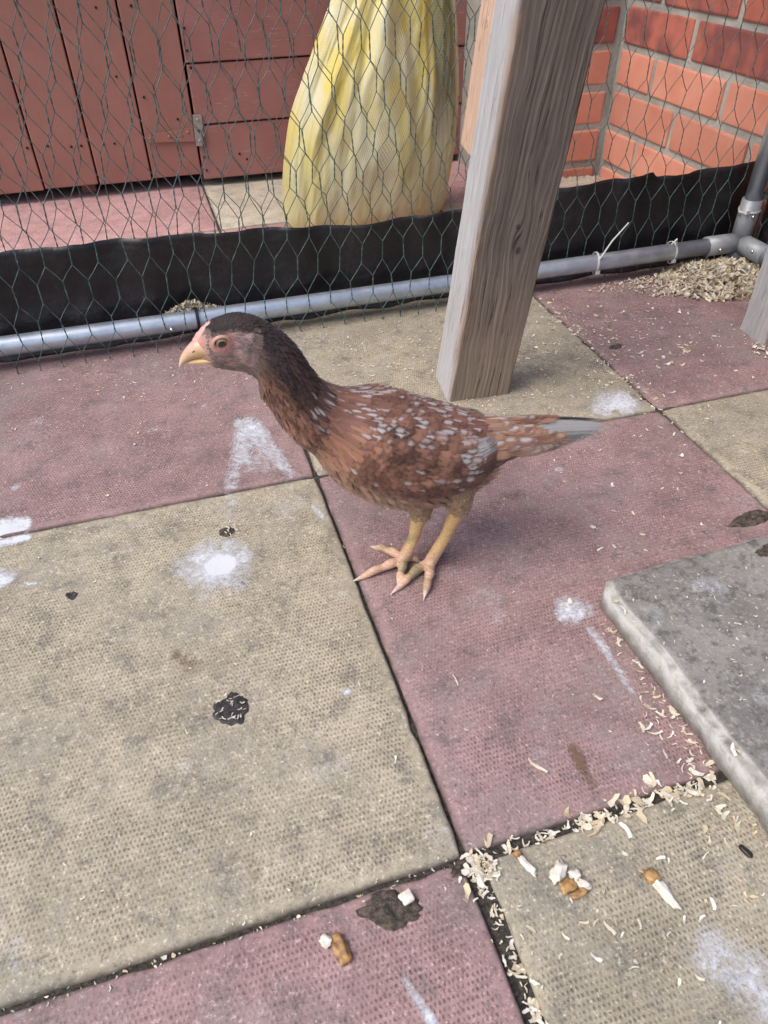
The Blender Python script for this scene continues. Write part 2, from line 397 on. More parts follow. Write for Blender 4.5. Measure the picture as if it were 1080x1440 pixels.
# ================================================================== BRICK WALL
m_brick = M('fired_brick'); q = m_brick; P = q.obj(); rnd = q.rand()
off = q.comb(rnd * 31.0, rnd * 17.0, rnd * 9.0)
va = q.nt.nodes.new('ShaderNodeVectorMath'); va.operation = 'ADD'; q.nt.links.new(P, va.inputs[0]); q.nt.links.new(off, va.inputs[1]); P = va.outputs[0]
n1 = q.noise(P, 9, 3, 0.6); n2 = q.noise(P, 70, 5, 0.65); n3 = q.noise(P, 400, 3, 0.7)
dk = q.attr('dark_fired')
c = q.mix(n1.smooth(0.3, 0.7), (0.55, 0.22, 0.152), (0.62, 0.29, 0.21))
c2 = q.mix(n1.smooth(0.4, 0.62), (0.21, 0.08, 0.075), (0.44, 0.145, 0.105))
c = q.mix(dk, c, c2)
c = q.mix(1.0, c, q.mix(rnd, (0.86, 0.84, 0.84), (1.08, 1.08, 1.08)), 'MULTIPLY')
c = q.mix(n2.smooth(0.62, 0.8) * 0.3, c, (0.22, 0.07, 0.05))
c = q.mix(q.voro(P, 160).smooth(0.03, 0.10, 1.0, 0.0) * n2.smooth(0.5, 0.6) * 0.7, c, (0.05, 0.02, 0.02))
c = q.mix(n3.smooth(0.66, 0.78) * 0.35, c, (0.62, 0.42, 0.35))
q.set(col=c, rough=0.9, spec=0.2); q.bump(n2 + n3 * 0.6, 0.5, 0.0014)
m_mortar = M('grey_mortar'); q = m_mortar; n2 = q.noise(q.pos(), 120, 5, 0.7); n1 = q.noise(q.pos(), 14, 4)
q.set(col=q.mix(n1.smooth(0.3, 0.7) * 0.6 + n2 * 0.4, (0.27, 0.265, 0.24), (0.46, 0.45, 0.41)), rough=1.0, spec=0.1); q.bump(n2, 1.0, 0.003)
XW, YW = 0.875, 0.90
wall = tag(empty('brick_wall', (XW, YW, 0)), 'orange red brick wall with grey mortar in the corner behind the fence', 'wall')
bm = bmesh.new(); bmesh.ops.create_cube(bm, size=1); bmesh.ops.scale(bm, vec=(0.1, 1.62, 1.10), verts=bm.verts)
bmesh.ops.translate(bm, vec=(0.054, -0.60, 0.50), verts=bm.verts)
obj('mortar_bed', bm, m_mortar, wall)
bm = bmesh.new(); bmesh.ops.create_cube(bm, size=1); bmesh.ops.scale(bm, vec=(0.262, 0.35, 1.098), verts=bm.verts)
bmesh.ops.translate(bm, vec=(-0.1275, 0.1785, 0.50), verts=bm.verts)
obj('mortar_bed', bm, m_mortar, wall)
brick_cache = {}
def brick(axis, a0, a1, zc, dark, parent):
    L = round(a1 - a0 - 0.0125, 3)
    key = (axis, L, dark, random.randrange(4))
    if key not in brick_cache:
        sz = (L, 0.06, 0.0620) if axis == 'x' else (0.06, L, 0.0620)
        me = box_mesh('brick', *sz, 0.0035, 2, 0.0022, 0, len(brick_cache))
        at = me.attributes.new('dark_fired', 'FLOAT', 'POINT')
        at.data.foreach_set('value', [1.0 if dark else 0.0] * len(me.vertices))
        smooth(me, False); brick_cache[key] = me
    jx = U(-0.0012, 0.0012)
    loc = ((a0 + a1) / 2, 0.03 + jx, zc) if axis == 'x' else (0.03 + jx, (a0 + a1) / 2, zc)
    return obj('brick', brick_cache[key], m_brick, parent, loc, (0, U(-0.006, 0.006) if axis == 'x' else 0, U(-0.004, 0.004)))
# running bond of the side wall: first joint of each course, measured back from the inner corner
first = {0: -0.215, 1: -0.127, 2: -0.229, 3: -0.133, 4: -0.233}
for k in range(13):
    zc = 0.030 + 0.075 * k - 0.0375 + 0.0005
    if zc < 0: zc = -0.008
    j0 = first.get(k, -0.12 if k % 2 else -0.231)
    dark = k >= 4
    y_hi = -0.004; y = j0
    while y_hi > -1.35:
        brick('y', max(y, -1.38), y_hi, zc, dark, wall)
        y_hi = y; y -= 0.2215
    brick('x', -0.105 if k % 2 else -0.19, -0.006, zc - 0.002, dark, wall)
    brick('x', -0.26, -0.105 if k % 2 else -0.19, zc - 0.002, dark, wall)

# ================================================================== YELLOW SACK
m_sack = M('yellow_woven_plastic'); q = m_sack
uvx, uvy, _z = q.xyz(q.tc.outputs['UV'])
wv = ((uvx * 2600.0).sin() * (uvy * 1300.0).sin())
P = q.obj(); n1 = q.noise(P, 9, 4, 0.6); n2 = q.noise(q.scale(P, 1, 1, 0.25), 22, 4, 0.6)
zz = q.xyz(P)[2]
c = q.mix(n2.smooth(0.35, 0.65), (0.83, 0.68, 0.17), (0.83, 0.80, 0.58))
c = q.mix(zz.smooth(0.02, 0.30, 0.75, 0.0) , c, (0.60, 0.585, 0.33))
c = q.mix(q.noise(P, 13, 5, 0.7).smooth(0.55, 0.75) * zz.smooth(0.0, 0.12, 0.8, 0.15), c, (0.62, 0.42, 0.10))
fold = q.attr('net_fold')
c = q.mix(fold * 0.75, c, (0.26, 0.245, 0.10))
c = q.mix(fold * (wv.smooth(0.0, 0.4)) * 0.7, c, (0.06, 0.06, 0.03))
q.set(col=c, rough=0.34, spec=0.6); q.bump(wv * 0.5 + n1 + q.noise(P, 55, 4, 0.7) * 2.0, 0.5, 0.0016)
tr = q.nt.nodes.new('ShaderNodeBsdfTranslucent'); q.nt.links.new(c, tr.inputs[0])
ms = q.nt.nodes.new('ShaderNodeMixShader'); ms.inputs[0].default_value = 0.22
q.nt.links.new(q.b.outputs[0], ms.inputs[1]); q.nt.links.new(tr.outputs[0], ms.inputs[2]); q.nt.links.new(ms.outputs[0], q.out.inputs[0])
# (z, x left, x right, y centre, half depth)
prof = [(0.0, 0.150, 0.432, 0.800, 0.045), (0.006, 0.128, 0.449, 0.800, 0.062), (0.05, 0.127, 0.461, 0.80, 0.075), (0.16, 0.147, 0.473, 0.80, 0.082),
        (0.26, 0.190, 0.468, 0.80, 0.075), (0.37, 0.247, 0.450, 0.80, 0.062), (0.46, 0.285, 0.435, 0.80, 0.045), (0.53, 0.325, 0.405, 0.80, 0.026), (0.555, 0.332, 0.398, 0.80, 0.022), (0.60, 0.315, 0.42, 0.80, 0.035), (0.63, 0.30, 0.43, 0.80, 0.04)]
bm = bmesh.new(); uvl = bm.loops.layers.uv.new('UVMap'); NF, NZ = 260, 120
fl_ = bm.verts.layers.float.new('net_fold'); rows = []
for j in range(NZ + 1):
    t = j / NZ * (len(prof) - 1); z, xl, xr, yc, hd = cr(prof, t)
    row = []
    for i in range(NF):
        a = 6.28318 * i / NF
        ca, sa = math.cos(a), math.sin(a)
        ex = math.copysign(abs(ca) ** 0.8, ca); ey = math.copysign(abs(sa) ** 0.8, sa)
        u = (ca + 1) / 2
        amp = 0.0095 * min(1, max(0, (z - 0.05) / 0.24)) * (1.0 if z < 0.4 else max(0.35, 1 - (z - 0.4) * 4)) + 0.0012
        wob = 0.55 * mnoise.noise(Vector((ca * 1.2, sa * 1.2, z * 3.1)))
        ph = a * 13 + wob * 7 + 1.8 * mnoise.noise(Vector((ca * 2.6, sa * 2.6, 4))) + z * 2.0
        f = (abs(math.sin(ph * 0.5)) * 1.7 - 1.0) * (0.55 + 0.9 * abs(mnoise.noise(Vector((ca * 2.2, sa * 2.2, 9 + z))))) + 0.7 * math.sin(a * 4 + 1.0 + z * 5 + wob * 3)
        d = amp * f + 0.005 * mnoise.noise(Vector((ca * 3, sa * 3, z * 12))) - 0.007 * abs(mnoise.noise(Vector((ca * 6 + z * 2, sa * 6, z * 7)))) * min(1, z * 6) - 0.003 * abs(mnoise.noise(Vector((ca * 14, sa * 14, z * 26))))
        x = (xl + xr) / 2 + (xr - xl) / 2 * ex + d * ca * 0.4; y = yc + hd * ey + d * sa * 1.25
        v = bm.verts.new((x, y, max(z, 0.001)))
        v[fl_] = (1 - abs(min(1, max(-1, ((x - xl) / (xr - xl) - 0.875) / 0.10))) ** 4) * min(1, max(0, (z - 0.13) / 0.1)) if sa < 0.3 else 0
        row.append(v)
    rows.append(row)
for j in range(NZ):
    for i in range(NF):
        f = bm.faces.new((rows[j][i], rows[j][(i + 1) % NF], rows[j + 1][(i + 1) % NF], rows[j + 1][i]))
        for lp, (a, b) in zip(f.loops, ((i, j), (i + 1, j), (i + 1, j + 1), (i, j + 1))): lp[uvl].uv = (a / NF * 0.8, b / NZ * 0.65)
bm.faces.new(rows[0][::-1])
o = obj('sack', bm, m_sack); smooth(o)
tag(o, 'pale yellow woven plastic sack gathered into folds, standing beyond the wire', 'sack')

# ================================================================== PEN FRAME
m_tube = M('galvanised_tube'); q = m_tube; n1 = q.noise(q.obj(), 40, 4, 0.6); n2 = q.noise(q.scale(q.pos(), 6, 90, 90), 4, 3)
q.set(col=q.mix(n1.smooth(0.3, 0.7), (0.40, 0.45, 0.52), (0.54, 0.59, 0.65)), metal=0.65, rough=n2.smooth(0.2, 0.8, 0.28, 0.45)); q.bump(n1, 0.08, 0.001)
m_fit = M('grey_fitting'); q = m_fit; n1 = q.noise(q.pos(), 60, 4, 0.6)
q.set(col=q.mix(n1.smooth(0.3, 0.7), (0.25, 0.265, 0.285), (0.33, 0.345, 0.36)), metal=0.2, rough=0.45)
m_screw = M('bright_screw').set(col=(0.6, 0.6, 0.6), metal=1.0, rough=0.25)
frame = tag(empty('pen_frame', (0.8435, 0.372, 0)), 'galvanised steel tube frame of the pen with a grey corner fitting', 'frame')
def part_tube(name, pts, r, mat, parent, n=20):
    bm = bmesh.new(); tube(bm, [Vector(p) - Vector((0.8435, 0.372, 0)) for p in pts], r, n); o = obj(name, bm, mat, parent); smooth(o)
    md = o.data; return o
CX, CY, CZ = 0.8435, 0.372, 0.036
def steps(a, b, n, sag=0.0):
    a, b = Vector(a), Vector(b); return [a.lerp(b, k / n) + Vector((0, 0, -sag * math.sin(math.pi * k / n))) for k in range(n + 1)]
part_tube('bottom_rail', steps((-0.75, CY + 0.004, 0.0345), (CX - 0.05, CY, CZ), 8, 0.0015), 0.0135, m_tube, frame)
part_tube('upright', steps((CX, CY, CZ + 0.05), (CX + 0.003, CY + 0.002, 0.95), 4), 0.0135, m_tube, frame)
part_tube('side_rail', steps((CX, CY - 0.05, CZ), (CX + 0.002, -0.6, CZ), 4), 0.0135, m_tube, frame)
bm = bmesh.new(); o0 = Vector((CX, CY, 0))
r_ = 0.0165
tube(bm, [(0, 0, CZ), (-0.068, 0, CZ - 0.0002)], r_, 20); tube(bm, [(0, 0, CZ - 0.004), (0, 0, CZ + 0.072)], r_ * 1.01, 20); tube(bm, [(0, 0.004, CZ), (0, -0.068, CZ)], r_ * 0.99, 20)
bmesh.ops.create_uvsphere(bm, u_segments=20, v_segments=12, radius=r_ * 1.02, matrix=Matrix.Translation((0, 0, CZ)))
fit = obj('corner_fitting', bm, m_fit, frame); smooth(fit)
md = fit.data
bm = bmesh.new(); tube(bm, [(0, 0, 0.0), (0, 0, 0.003), (0, 0, CZ - 0.004)], [0.0135, 0.0148, 0.0145], 18)
smooth(obj('foot', bm, m_fit, frame))
def screw(parent, loc, r=0.0032):
    bm = bmesh.new(); bmesh.ops.create_uvsphere(bm, u_segments=12, v_segments=8, radius=r)
    o = obj('screw', bm, m_screw, parent, loc); smooth(o); return o
screw(fit, (-0.050, -0.0162, CZ - 0.002)); screw(fit, (-0.0155, -0.052, CZ + 0.004)); screw(fit, (-0.003, -0.0165, CZ + 0.048)); screw(fit, (-0.0163, 0.002, CZ + 0.050))
rail = [o for o in frame.children if o.name.startswith('bottom_rail')][0]
screw(rail, (-0.1265 - CX, -0.0125, 0.030)); screw(rail, (-0.04 - CX + 0.46, -0.0128, 0.031))
# cable ties
m_tieb = M('black_nylon').set(col=(0.01, 0.01, 0.011), rough=0.4); m_tiew = M('white_nylon').set(col=(0.66, 0.66, 0.64), rough=0.4)
def tie(x, mat, label, tail=None, width=0.0045, y=CY + 0.002, z=0.0345, axis='x', rr=0.0152, tilt=0.0):
    bm = bmesh.new(); N = 28; rg = []
    for k in range(N):
        a = 6.28318 * k / N; rr_ = rr + (0.004 if abs(a - 4.4) < 0.35 else 0)
        rg.append([bm.verts.new((sx + tilt * math.cos(a), rr2 * math.cos(a), rr2 * math.sin(a))) for sx, rr2 in ((-width / 2, rr_), (width / 2, rr_), (width / 2, rr_ + 0.0013), (-width / 2, rr_ + 0.0013))])
    for k in range(N):
        A, B = rg[k], rg[(k + 1) % N]
        for m in range(4): bm.faces.new((A[m], A[(m + 1) % 4], B[(m + 1) % 4], B[m]))
    if axis == 'z': bmesh.ops.rotate(bm, matrix=Matrix.Rotation(R_(90), 3, 'Y'), verts=bm.verts)
    bmesh.ops.create_cube(bm, size=0.006, matrix=Matrix.Translation((0 if axis == 'x' else -0.015, -rr * 0.75, -0.012 if axis == 'x' else 0.001)))
    if tail: tube(bm, tail, [0.0016, 0.0013, 0.001], 6)
    return tag(obj('cable_tie', bm, mat, loc=(x, y, z)), label, 'cable tie', 'cable ties on the pen frame')
tie(-0.0875, m_tieb, 'black cable tie around the bottom rail just above the chicken head')
tie(0.564, m_tiew, 'white cable tie with a long loose tail on the bottom rail', [(0, -0.012, 0.011), (0.012, -0.018, 0.04), (0.033, -0.022, 0.068)], 0.0028, z=0.0352, tilt=0.003)
tie(0.7085, m_tiew, 'white cable tie with a short loop on the rail near the corner', [(0, -0.01, 0.012), (-0.006, -0.014, 0.026), (-0.016, -0.016, 0.019)], 0.0028, z=0.0358)
tie(CX, m_tiew, 'white cable tie around the upright of the corner fitting', None, 0.003, CY, CZ + 0.055, 'z', 0.0168)

# ================================================================== BLACK PLASTIC SHEET
m_sheet = M('black_plastic_sheet'); q = m_sheet; P = q.obj(); n1 = q.noise(P, 9, 4, 0.6); n2 = q.noise(P, 260, 4, 0.7)
zz = q.xyz(P)[2]
dust = n1.smooth(0.42, 0.75) * 0.5 + zz.smooth(0.0, 0.05, 0.4, 0.0)
c = q.mix(dust * n2.smooth(0.3, 0.7), (0.010, 0.009, 0.010), (0.07, 0.055, 0.058))
c = q.mix(n2.smooth(0.73, 0.77) * zz.smooth(0.02, 0.10, 0.9, 0.15), c, (0.5, 0.44, 0.34))
q.set(col=c, rough=0.4, spec=0.5); q.bump(q.noise(P, 20, 4, 0.55), 0.7, 0.008)
topz = [(-0.75, 0.150), (-0.32, 0.1484), (-0.23, 0.149), (-0.14, 0.1473), (-0.045, 0.1438), (0.055, 0.1392), (0.16, 0.1303), (0.327, 0.1346), (0.49, 0.149), (0.578, 0.1532), (0.666, 0.1565), (0.673, 0.1490), (0.701, 0.1500), (0.76, 0.152), (0.845, 0.1567)]
def sheet(name, n, fx, top, label, seed):
    bm = bmesh.new(); rows = []; nz = 22
    for j in range(nz + 1):
        row = []
        for i in range(n + 1):
            s = i / n; tz = top(s); z = 0.001 + (tz - 0.001) * j / nz
            d = 0.0035 * math.sin(s * 95 + 3 * mnoise.noise(Vector((s * 8, 0, seed)))) * (0.35 + j / nz) + 0.006 * mnoise.noise(Vector((s * 14, z * 9, seed))) + 0.002 * mnoise.noise(Vector((s * 60, z * 50, seed)))
            if j == 0: d -= 0.010 + 0.007 * mnoise.noise(Vector((s * 26, 2, seed)))
            if j == 1: d -= 0.004
            row.append(bm.verts.new(fx(s, d, z)))
        rows.append(row)
    for j in range(nz):
        for i in range(n): bm.faces.new((rows[j][i], rows[j][i + 1], rows[j + 1][i + 1], rows[j + 1][i]))
    o = obj(name, bm, m_sheet); smooth(o)
    md = o.modifiers.new('thick', 'SOLIDIFY'); md.thickness = 0.0008
    return tag(o, label, 'plastic sheet')
def topf(s):
    x = -0.75 + s * 1.618
    for (a, za), (b, zb) in zip(topz, topz[1:]):
        if a <= x <= b: return za + (zb - za) * (x - a) / (b - a) + 0.0012 * mnoise.noise(Vector((x * 50, 0, 0)))
    return topz[-1][1]
sheet('plastic_sheet', 360, lambda s, d, z: (-0.75 + s * 1.618, 0.4055 + d, z), topf, 'black plastic sheet along the foot of the wire fence behind the rail', 1)
sheet('plastic_sheet', 160, lambda s, d, z: (0.872 - d * 0.3, 0.37 - s * 0.9, z), lambda s: 0.155 + 0.003 * mnoise.noise(Vector((s * 20, 5, 0))), 'black plastic sheet on the right side of the pen beside the upright', 5)

# ================================================================== CHICKEN WIRE
m_wire = M('green_coated_wire'); q = m_wire; n1 = q.noise(q.pos(), 90, 3)
q.set(col=q.mix(n1.smooth(0.35, 0.65), (0.03, 0.058, 0.055), (0.10, 0.165, 0.155)), rough=0.35, spec=0.6)
def sm_(x):
    x = max(0.0, min(1.0, x)); return x * x * (3 - 2 * x)
def wire_panel(fx, ncol, nrow, W, a, b, sh, seed, label, r=0.00062, drop=0.0):
    rnd = random.Random(seed); bm = bmesh.new(); per = a + b
    def node(i, j, top):           # ends of the twisted piece in column i, row j
        u = (i + (0.5 if j % 2 else 0)) * W + sh * j * per
        v = j * per + (a if top else 0)
        k = Vector((i * 3.1 + (0.5 if j % 2 else 0), j * 2.3 + top, seed))
        return (u + mnoise.noise(k) * W * 0.11 + mnoise.noise(Vector((u * 7, v * 7, seed + 3))) * W * 0.3, v + mnoise.noise(k + Vector((40, 0, 0))) * b * 0.16 + mnoise.noise(Vector((u * 6, v * 6, seed + 9))) * b * 0.5)
    def P(q, lift=0): return Vector(fx(q[0], q[1] + drop, lift))
    def seg(p, q, r, n=5):
        if p.z < 0.004 and q.z < 0.004: return
        p.z = max(p.z, 0.002); q.z = max(q.z, 0.002)
        m_ = (p + q) / 2 + Vector((rnd.uniform(-1, 1), rnd.uniform(-1, 1), rnd.uniform(-1, 1))) * 0.0007
        tube(bm, [p, m_, q], r, n, cap=False)
    for j in range(nrow):
        for i in range(ncol):
            lo, hi = node(i, j, 0), node(i, j, 1)
            p, q = P(lo), P(hi)
            # twisted pair: two strands winding round each other
            if max(p.z, q.z) > 0.004:
                ax = (q - p); L = ax.length; ax.normalize(); e1 = ax.cross(Vector((0.3, 1, 0.2))).normalized(); e2 = ax.cross(e1)
                for sgn in (0, math.pi):
                    pts = []
                    for k in range(10):
                        t = k / 9; an = t * 9.4 + sgn + i
                        pt = p.lerp(q, t) + (e1 * math.cos(an) + e2 * math.sin(an)) * r * 0.85
                        pt.z = max(pt.z, 0.001); pts.append(pt)
                    tube(bm, pts, r * 0.95, 4, cap=False)
            if j + 1 < nrow:
                il = i - 1 if j % 2 == 0 else i
                for ii in (il, il + 1):
                    if 0 <= ii < ncol: seg(P(hi), P(node(ii, j + 1, 0)), r)
    o = obj('wire_netting', bm, m_wire); smooth(o)
    return tag(o, label, 'wire netting', 'hexagonal wire netting of the pen')
wire_panel(lambda u, v, l: (-0.78 + u, 0.3535 + 0.0355 * sm_((u - 1.10) / 0.13) + l + 0.0025 * mnoise.noise(Vector((u * 6, v * 6, 1))), v), 52, 18, 0.0312, 0.027, 0.0245, 0.02, 1, 'green coated hexagonal wire netting stretched across the front of the rail', 0.00058, -0.012)
wire_panel(lambda u, v, l: (-0.80 + u, 0.4225 + l + 0.004 * mnoise.noise(Vector((u * 5, v * 5, 2))), v), 40, 17, 0.0318, 0.0275, 0.0255, -0.05, 7, 'second layer of green wire netting behind the black plastic sheet on the left', 0.00054, -0.02)
wire_panel(lambda u, v, l: (0.8615 + 0.003 * mnoise.noise(Vector((u * 6, v * 6, 4))), 0.37 - u, v), 26, 18, 0.0312, 0.027, 0.0245, 0.0, 5, 'green wire netting on the right side of the pen past the upright', 0.00066, -0.012)

# ================================================================== TIMBER POSTS
def wood_material(name, c_light, c_dark, c_low, knots, seedv):
    s = M(name); P = s.obj(); x, y, z = s.xyz(P)
    sx = s.noise(s.scale(P, 3, 3, 1.2, (seedv, 0, 0)), 4, 3)
    warp = (sx - 0.5) * 0.030
    kd = None
    for (kx, kz, kr) in knots:
        dx = x - kx; dz = (z - kz) * 0.42
        g = ((dx * dx + dz * dz) * (-1.0 / (kr * kr))); 
        e = V(s.nt, 0) if False else (g._op('EXPONENT'))
        warp = warp + dx * e * -0.75
        kk = ((dx * dx + (z - kz) * (z - kz) * 0.5).sqrt() / kr).smooth(0.16, 0.30, 1.0, 0.0)
        kd = kk if kd is None else kd.max(kk)
    xx = x + warp
    v1 = s.comb(xx * 1.0, y, z * 0.035)
    g1 = s.noise(v1, 120, 5, 0.7); g2 = s.noise(v1, 520, 4, 0.75)
    v2 = s.comb(xx, y, z * 0.05)
    rings = ((xx * 900.0 + s.noise(v2, 30, 3) * 7.0).sin())
    bl = s.noise(P, 16, 4, 0.6)
    t = (g1 * 0.5 + g2 * 0.5).smooth(0.30, 0.70)
    c = s.mix(t, c_dark, c_light)
    c = s.mix(rings.smooth(0.5, 1.0) * 0.26, c, tuple(q * 0.55 for q in c_dark))
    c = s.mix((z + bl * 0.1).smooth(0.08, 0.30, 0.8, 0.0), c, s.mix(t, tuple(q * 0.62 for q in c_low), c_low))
    crack = s.noise(s.comb(xx, y, z * 0.012), 130, 2, 0.5)
    ck = (crack - 0.5).abs().smooth(0.0, 0.010, 1.0, 0.0) * bl.smooth(0.36, 0.55)
    c = s.mix(ck * 0.85, c, (0.03, 0.024, 0.02))
    c = s.mix(s.noise(P, 30, 4, 0.6).smooth(0.60, 0.74) * 0.18, c, (0.26, 0.15, 0.10))
    if kd is not None: c = s.mix(kd * 0.8, c, (0.06, 0.035, 0.026))
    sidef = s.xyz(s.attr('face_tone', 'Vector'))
    c = s.mix(sidef[0] * 0.8, c, s.mix(t, (0.38, 0.39, 0.41), (0.58, 0.59, 0.61)))  # left face paler and bluish: side daylight put into the colour
    c = s.mix(sidef[1] * bl.smooth(0.35, 0.6) * 0.45, c, (0.40, 0.27, 0.19))
    s.set(col=c, rough=0.85, spec=0.25); s.bump(g1 * 0.7 + g2 * 0.5 + rings * 0.15 - ck * 1.5, 0.7, 0.0018)
    return s
def timber(name, w, d, L, mat, parent, loc, rot, seed=0, n=40, wane=0.004):
    """sawn timber, origin at the centre of its foot, uneven arrises"""
    bm = bmesh.new(); ft = bm.verts.layers.float_vector.new('face_tone'); rings = []
    for k in range(n + 1):
        z = L * k / n; ring = []; cx, cy = w / 2, d / 2
        for (qx, qy, sx, sy) in ((-1, -1, 1, 0), (1, -1, -1, 0), (1, -1, 0, 1), (1, 1, 0, -1), (1, 1, -1, 0), (-1, 1, 1, 0), (-1, 1, 0, -1), (-1, -1, 0, 1)):
            wn_ = wane * (0.6 + 0.8 * abs(mnoise.noise(Vector((qx * 5 + seed, qy * 3, z * 11))))) * (1.4 if (qx, qy) == (-1, -1) else 0.8)
            v = bm.verts.new((qx * cx + sx * wn_ + 0.0008 * mnoise.noise(Vector((z * 20, qx, qy + seed))), qy * cy + sy * wn_ + 0.0008 * mnoise.noise(Vector((z * 20, qx + 9, qy + seed))), z + (0.002 * mnoise.noise(Vector((qx * 3, qy * 3, seed))) if k in (0,) else 0)))
            arr = 1.0 if (qx, qy) == (-1, -1) else 0.0
            left = 1.0 if (qx < 0 and sy != 0) else 0.0  # marks the left face, which takes the painted daylight
            v[ft] = (left, arr, 0); ring.append(v)
        full = []
        for i in range(8):          # two more lines along every face keep the worn arris narrow
            A, B = ring[i], ring[(i + 1) % 8]; full.append(A)
            if (A.co - B.co).length > 0.02:
                for f_ in (0.10, 0.90):
                    m_ = bm.verts.new(A.co.lerp(B.co, f_)); m_[ft] = (1.0 if i == 6 else 0.0, 0, 0); full.append(m_)
        rings.append(full)
    for r0, r1 in zip(rings, rings[1:]):
        for i in range(len(r0)): bm.faces.new((r0[i], r0[(i + 1) % len(r0)], r1[(i + 1) % len(r0)], r1[i]))
    bm.faces.new(rings[0][::-1]); bm.faces.new(rings[-1])
    return obj(name, bm, mat, parent, loc, rot)
m_post = wood_material('weathered_post_timber', (0.25, 0.20, 0.163), (0.095, 0.074, 0.06), (0.38, 0.295, 0.22), [(0.010, 0.205, 0.013), (0.004, 0.232, 0.010)], 2.0)
m_fresh = wood_material('fresh_salmon_timber', (0.68, 0.48, 0.36), (0.58, 0.39, 0.28), (0.66, 0.46, 0.34), [], 5.0)
m_leg = wood_material('pale_leg_timber', (0.36, 0.30, 0.25), (0.20, 0.16, 0.135), (0.40, 0.32, 0.25), [], 8.0)
post = tag(empty('timber_post', (0.243, 0.126, 0), (R_(5.7), R_(3.9), R_(-4))), 'weathered grey timber post leaning behind the chicken, with a knot', 'post')
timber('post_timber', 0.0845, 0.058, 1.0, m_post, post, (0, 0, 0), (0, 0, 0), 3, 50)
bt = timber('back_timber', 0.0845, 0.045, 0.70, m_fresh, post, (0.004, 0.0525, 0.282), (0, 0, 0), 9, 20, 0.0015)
for v_ in bt.data.attributes['face_tone'].data: v_.vector = (0, 0, 0)
leg = timber('coop_post', 0.07, 0.06, 0.8, m_leg, None, (0.724, 0.125, 0.0), (R_(5.0), R_(-4.0), R_(-6)), 21, 30)
tag(leg, 'pale timber post at the right edge with shavings round its foot', 'post')

# ================================================================== CHICKEN  (local x = towards the tail, y = away from the viewer, z = up)
ST = [ # top s, top z, bottom s, bottom z, width ratio   -- from the beak base to the tail base
 (-0.1570, 0.2590, -0.1550, 0.2385, 0.66), (-0.1493, 0.2672, -0.1472, 0.2332, 0.64), (-0.1424, 0.2720, -0.1384, 0.2303, 0.64), (-0.1291, 0.2756, -0.1254, 0.2267, 0.62),
 (-0.1140, 0.2735, -0.1172, 0.2190, 0.62), (-0.0994, 0.2651, -0.1165, 0.2075, 0.66), (-0.0865, 0.2508, -0.1125, 0.1950, 0.74), (-0.0756, 0.2319, -0.1068, 0.1811, 0.84),
 (-0.0671, 0.2186, -0.0984, 0.1663, 0.92), (-0.0529, 0.2095, -0.0840, 0.1475, 0.90), (-0.0337, 0.2060, -0.0665, 0.1190, 0.84), (-0.0118, 0.2025, -0.0405, 0.0965, 0.79),
 (0.0116, 0.1945, -0.0085, 0.0825, 0.76), (0.0357, 0.1842, 0.0270, 0.0805, 0.74), (0.0575, 0.1745, 0.0560, 0.0910, 0.70), (0.0764, 0.1680, 0.0790, 0.1110, 0.62), (0.0956, 0.1654, 0.1010, 0.1230, 0.52), (0.1115, 0.1632, 0.1150, 0.1330, 0.36)]
NT = len(ST) - 1
def sect(t):
    ts, tz, bs, bz_, k = cr(ST, max(0, min(NT - 1e-6, t)))
    cx, cz = (ts + bs) / 2, (tz + bz_) / 2; ex, ez = (ts - bs) / 2, (tz - bz_) / 2
    H = math.hypot(ex, ez); uz = abs(ez) / H
    g_ = 1 - 0.0022 * min(1, max(0, (t - 3.2) / 1.5)) / H; ex *= g_; ez *= g_; H *= g_
    f = 1 / math.sqrt(1 + (k * 0.60 * uz) ** 2)
    return Vector((cx, 0, cz)), Vector((ex, 0, ez)) * f, H * f * k
def sm(x, a, b):
    x = max(0.0, min(1.0, (x - a) / (b - a))); return x * x * (3 - 2 * x)
def loft(t, ph, off=0.0):
    """ph: degrees from the top, + is the side turned to the viewer"""
    c, e, hw = sect(t); a = R_(ph)
    # wing bulge on both sides
    ap = abs(ph); wg = sm(t, 9.3, 10.6) * sm(t, 15.4, 14.3) * sm(ap, 22, 55) * sm(ap, 118, 104) * 0.0055
    d = e * math.cos(a) + Vector((0, -hw * math.sin(a), 0))
    # fuller shoulders, flatter flanks
    p = c + d
    nrm = (e.normalized() * math.cos(a) / max(e.length, 1e-4) + Vector((0, -math.sin(a) / hw, 0))).normalized()
    return p + nrm * (wg + off)
def loft_n(t, ph):
    p = loft(t, ph); du = loft(min(t + 0.05, NT), ph) - loft(max(t - 0.05, 0), ph); dv = loft(t, ph + 2) - loft(t, ph - 2)
    n = dv.cross(du)
    c = sect(t)[0]
    if n.dot(p - c) < 0: n = -n
    return n.normalized(), du.normalized()
P0 = Vector((0.05, -0.165, 0.0)); RZ = math.atan2(-0.17, 0.985)
bm = bmesh.new(); rings = []
for j in range(101):
    t = NT * j / 100
    rings.append([bm.verts.new(loft(t, 360 * k / 48)) for k in range(48)])
for r0, r1 in zip(rings, rings[1:]):
    for k in range(48): bm.faces.new((r0[k], r0[(k + 1) % 48], r1[(k + 1) % 48], r1[k]))
bm.faces.new(rings[0][::-1]); bm.faces.new(rings[-1])
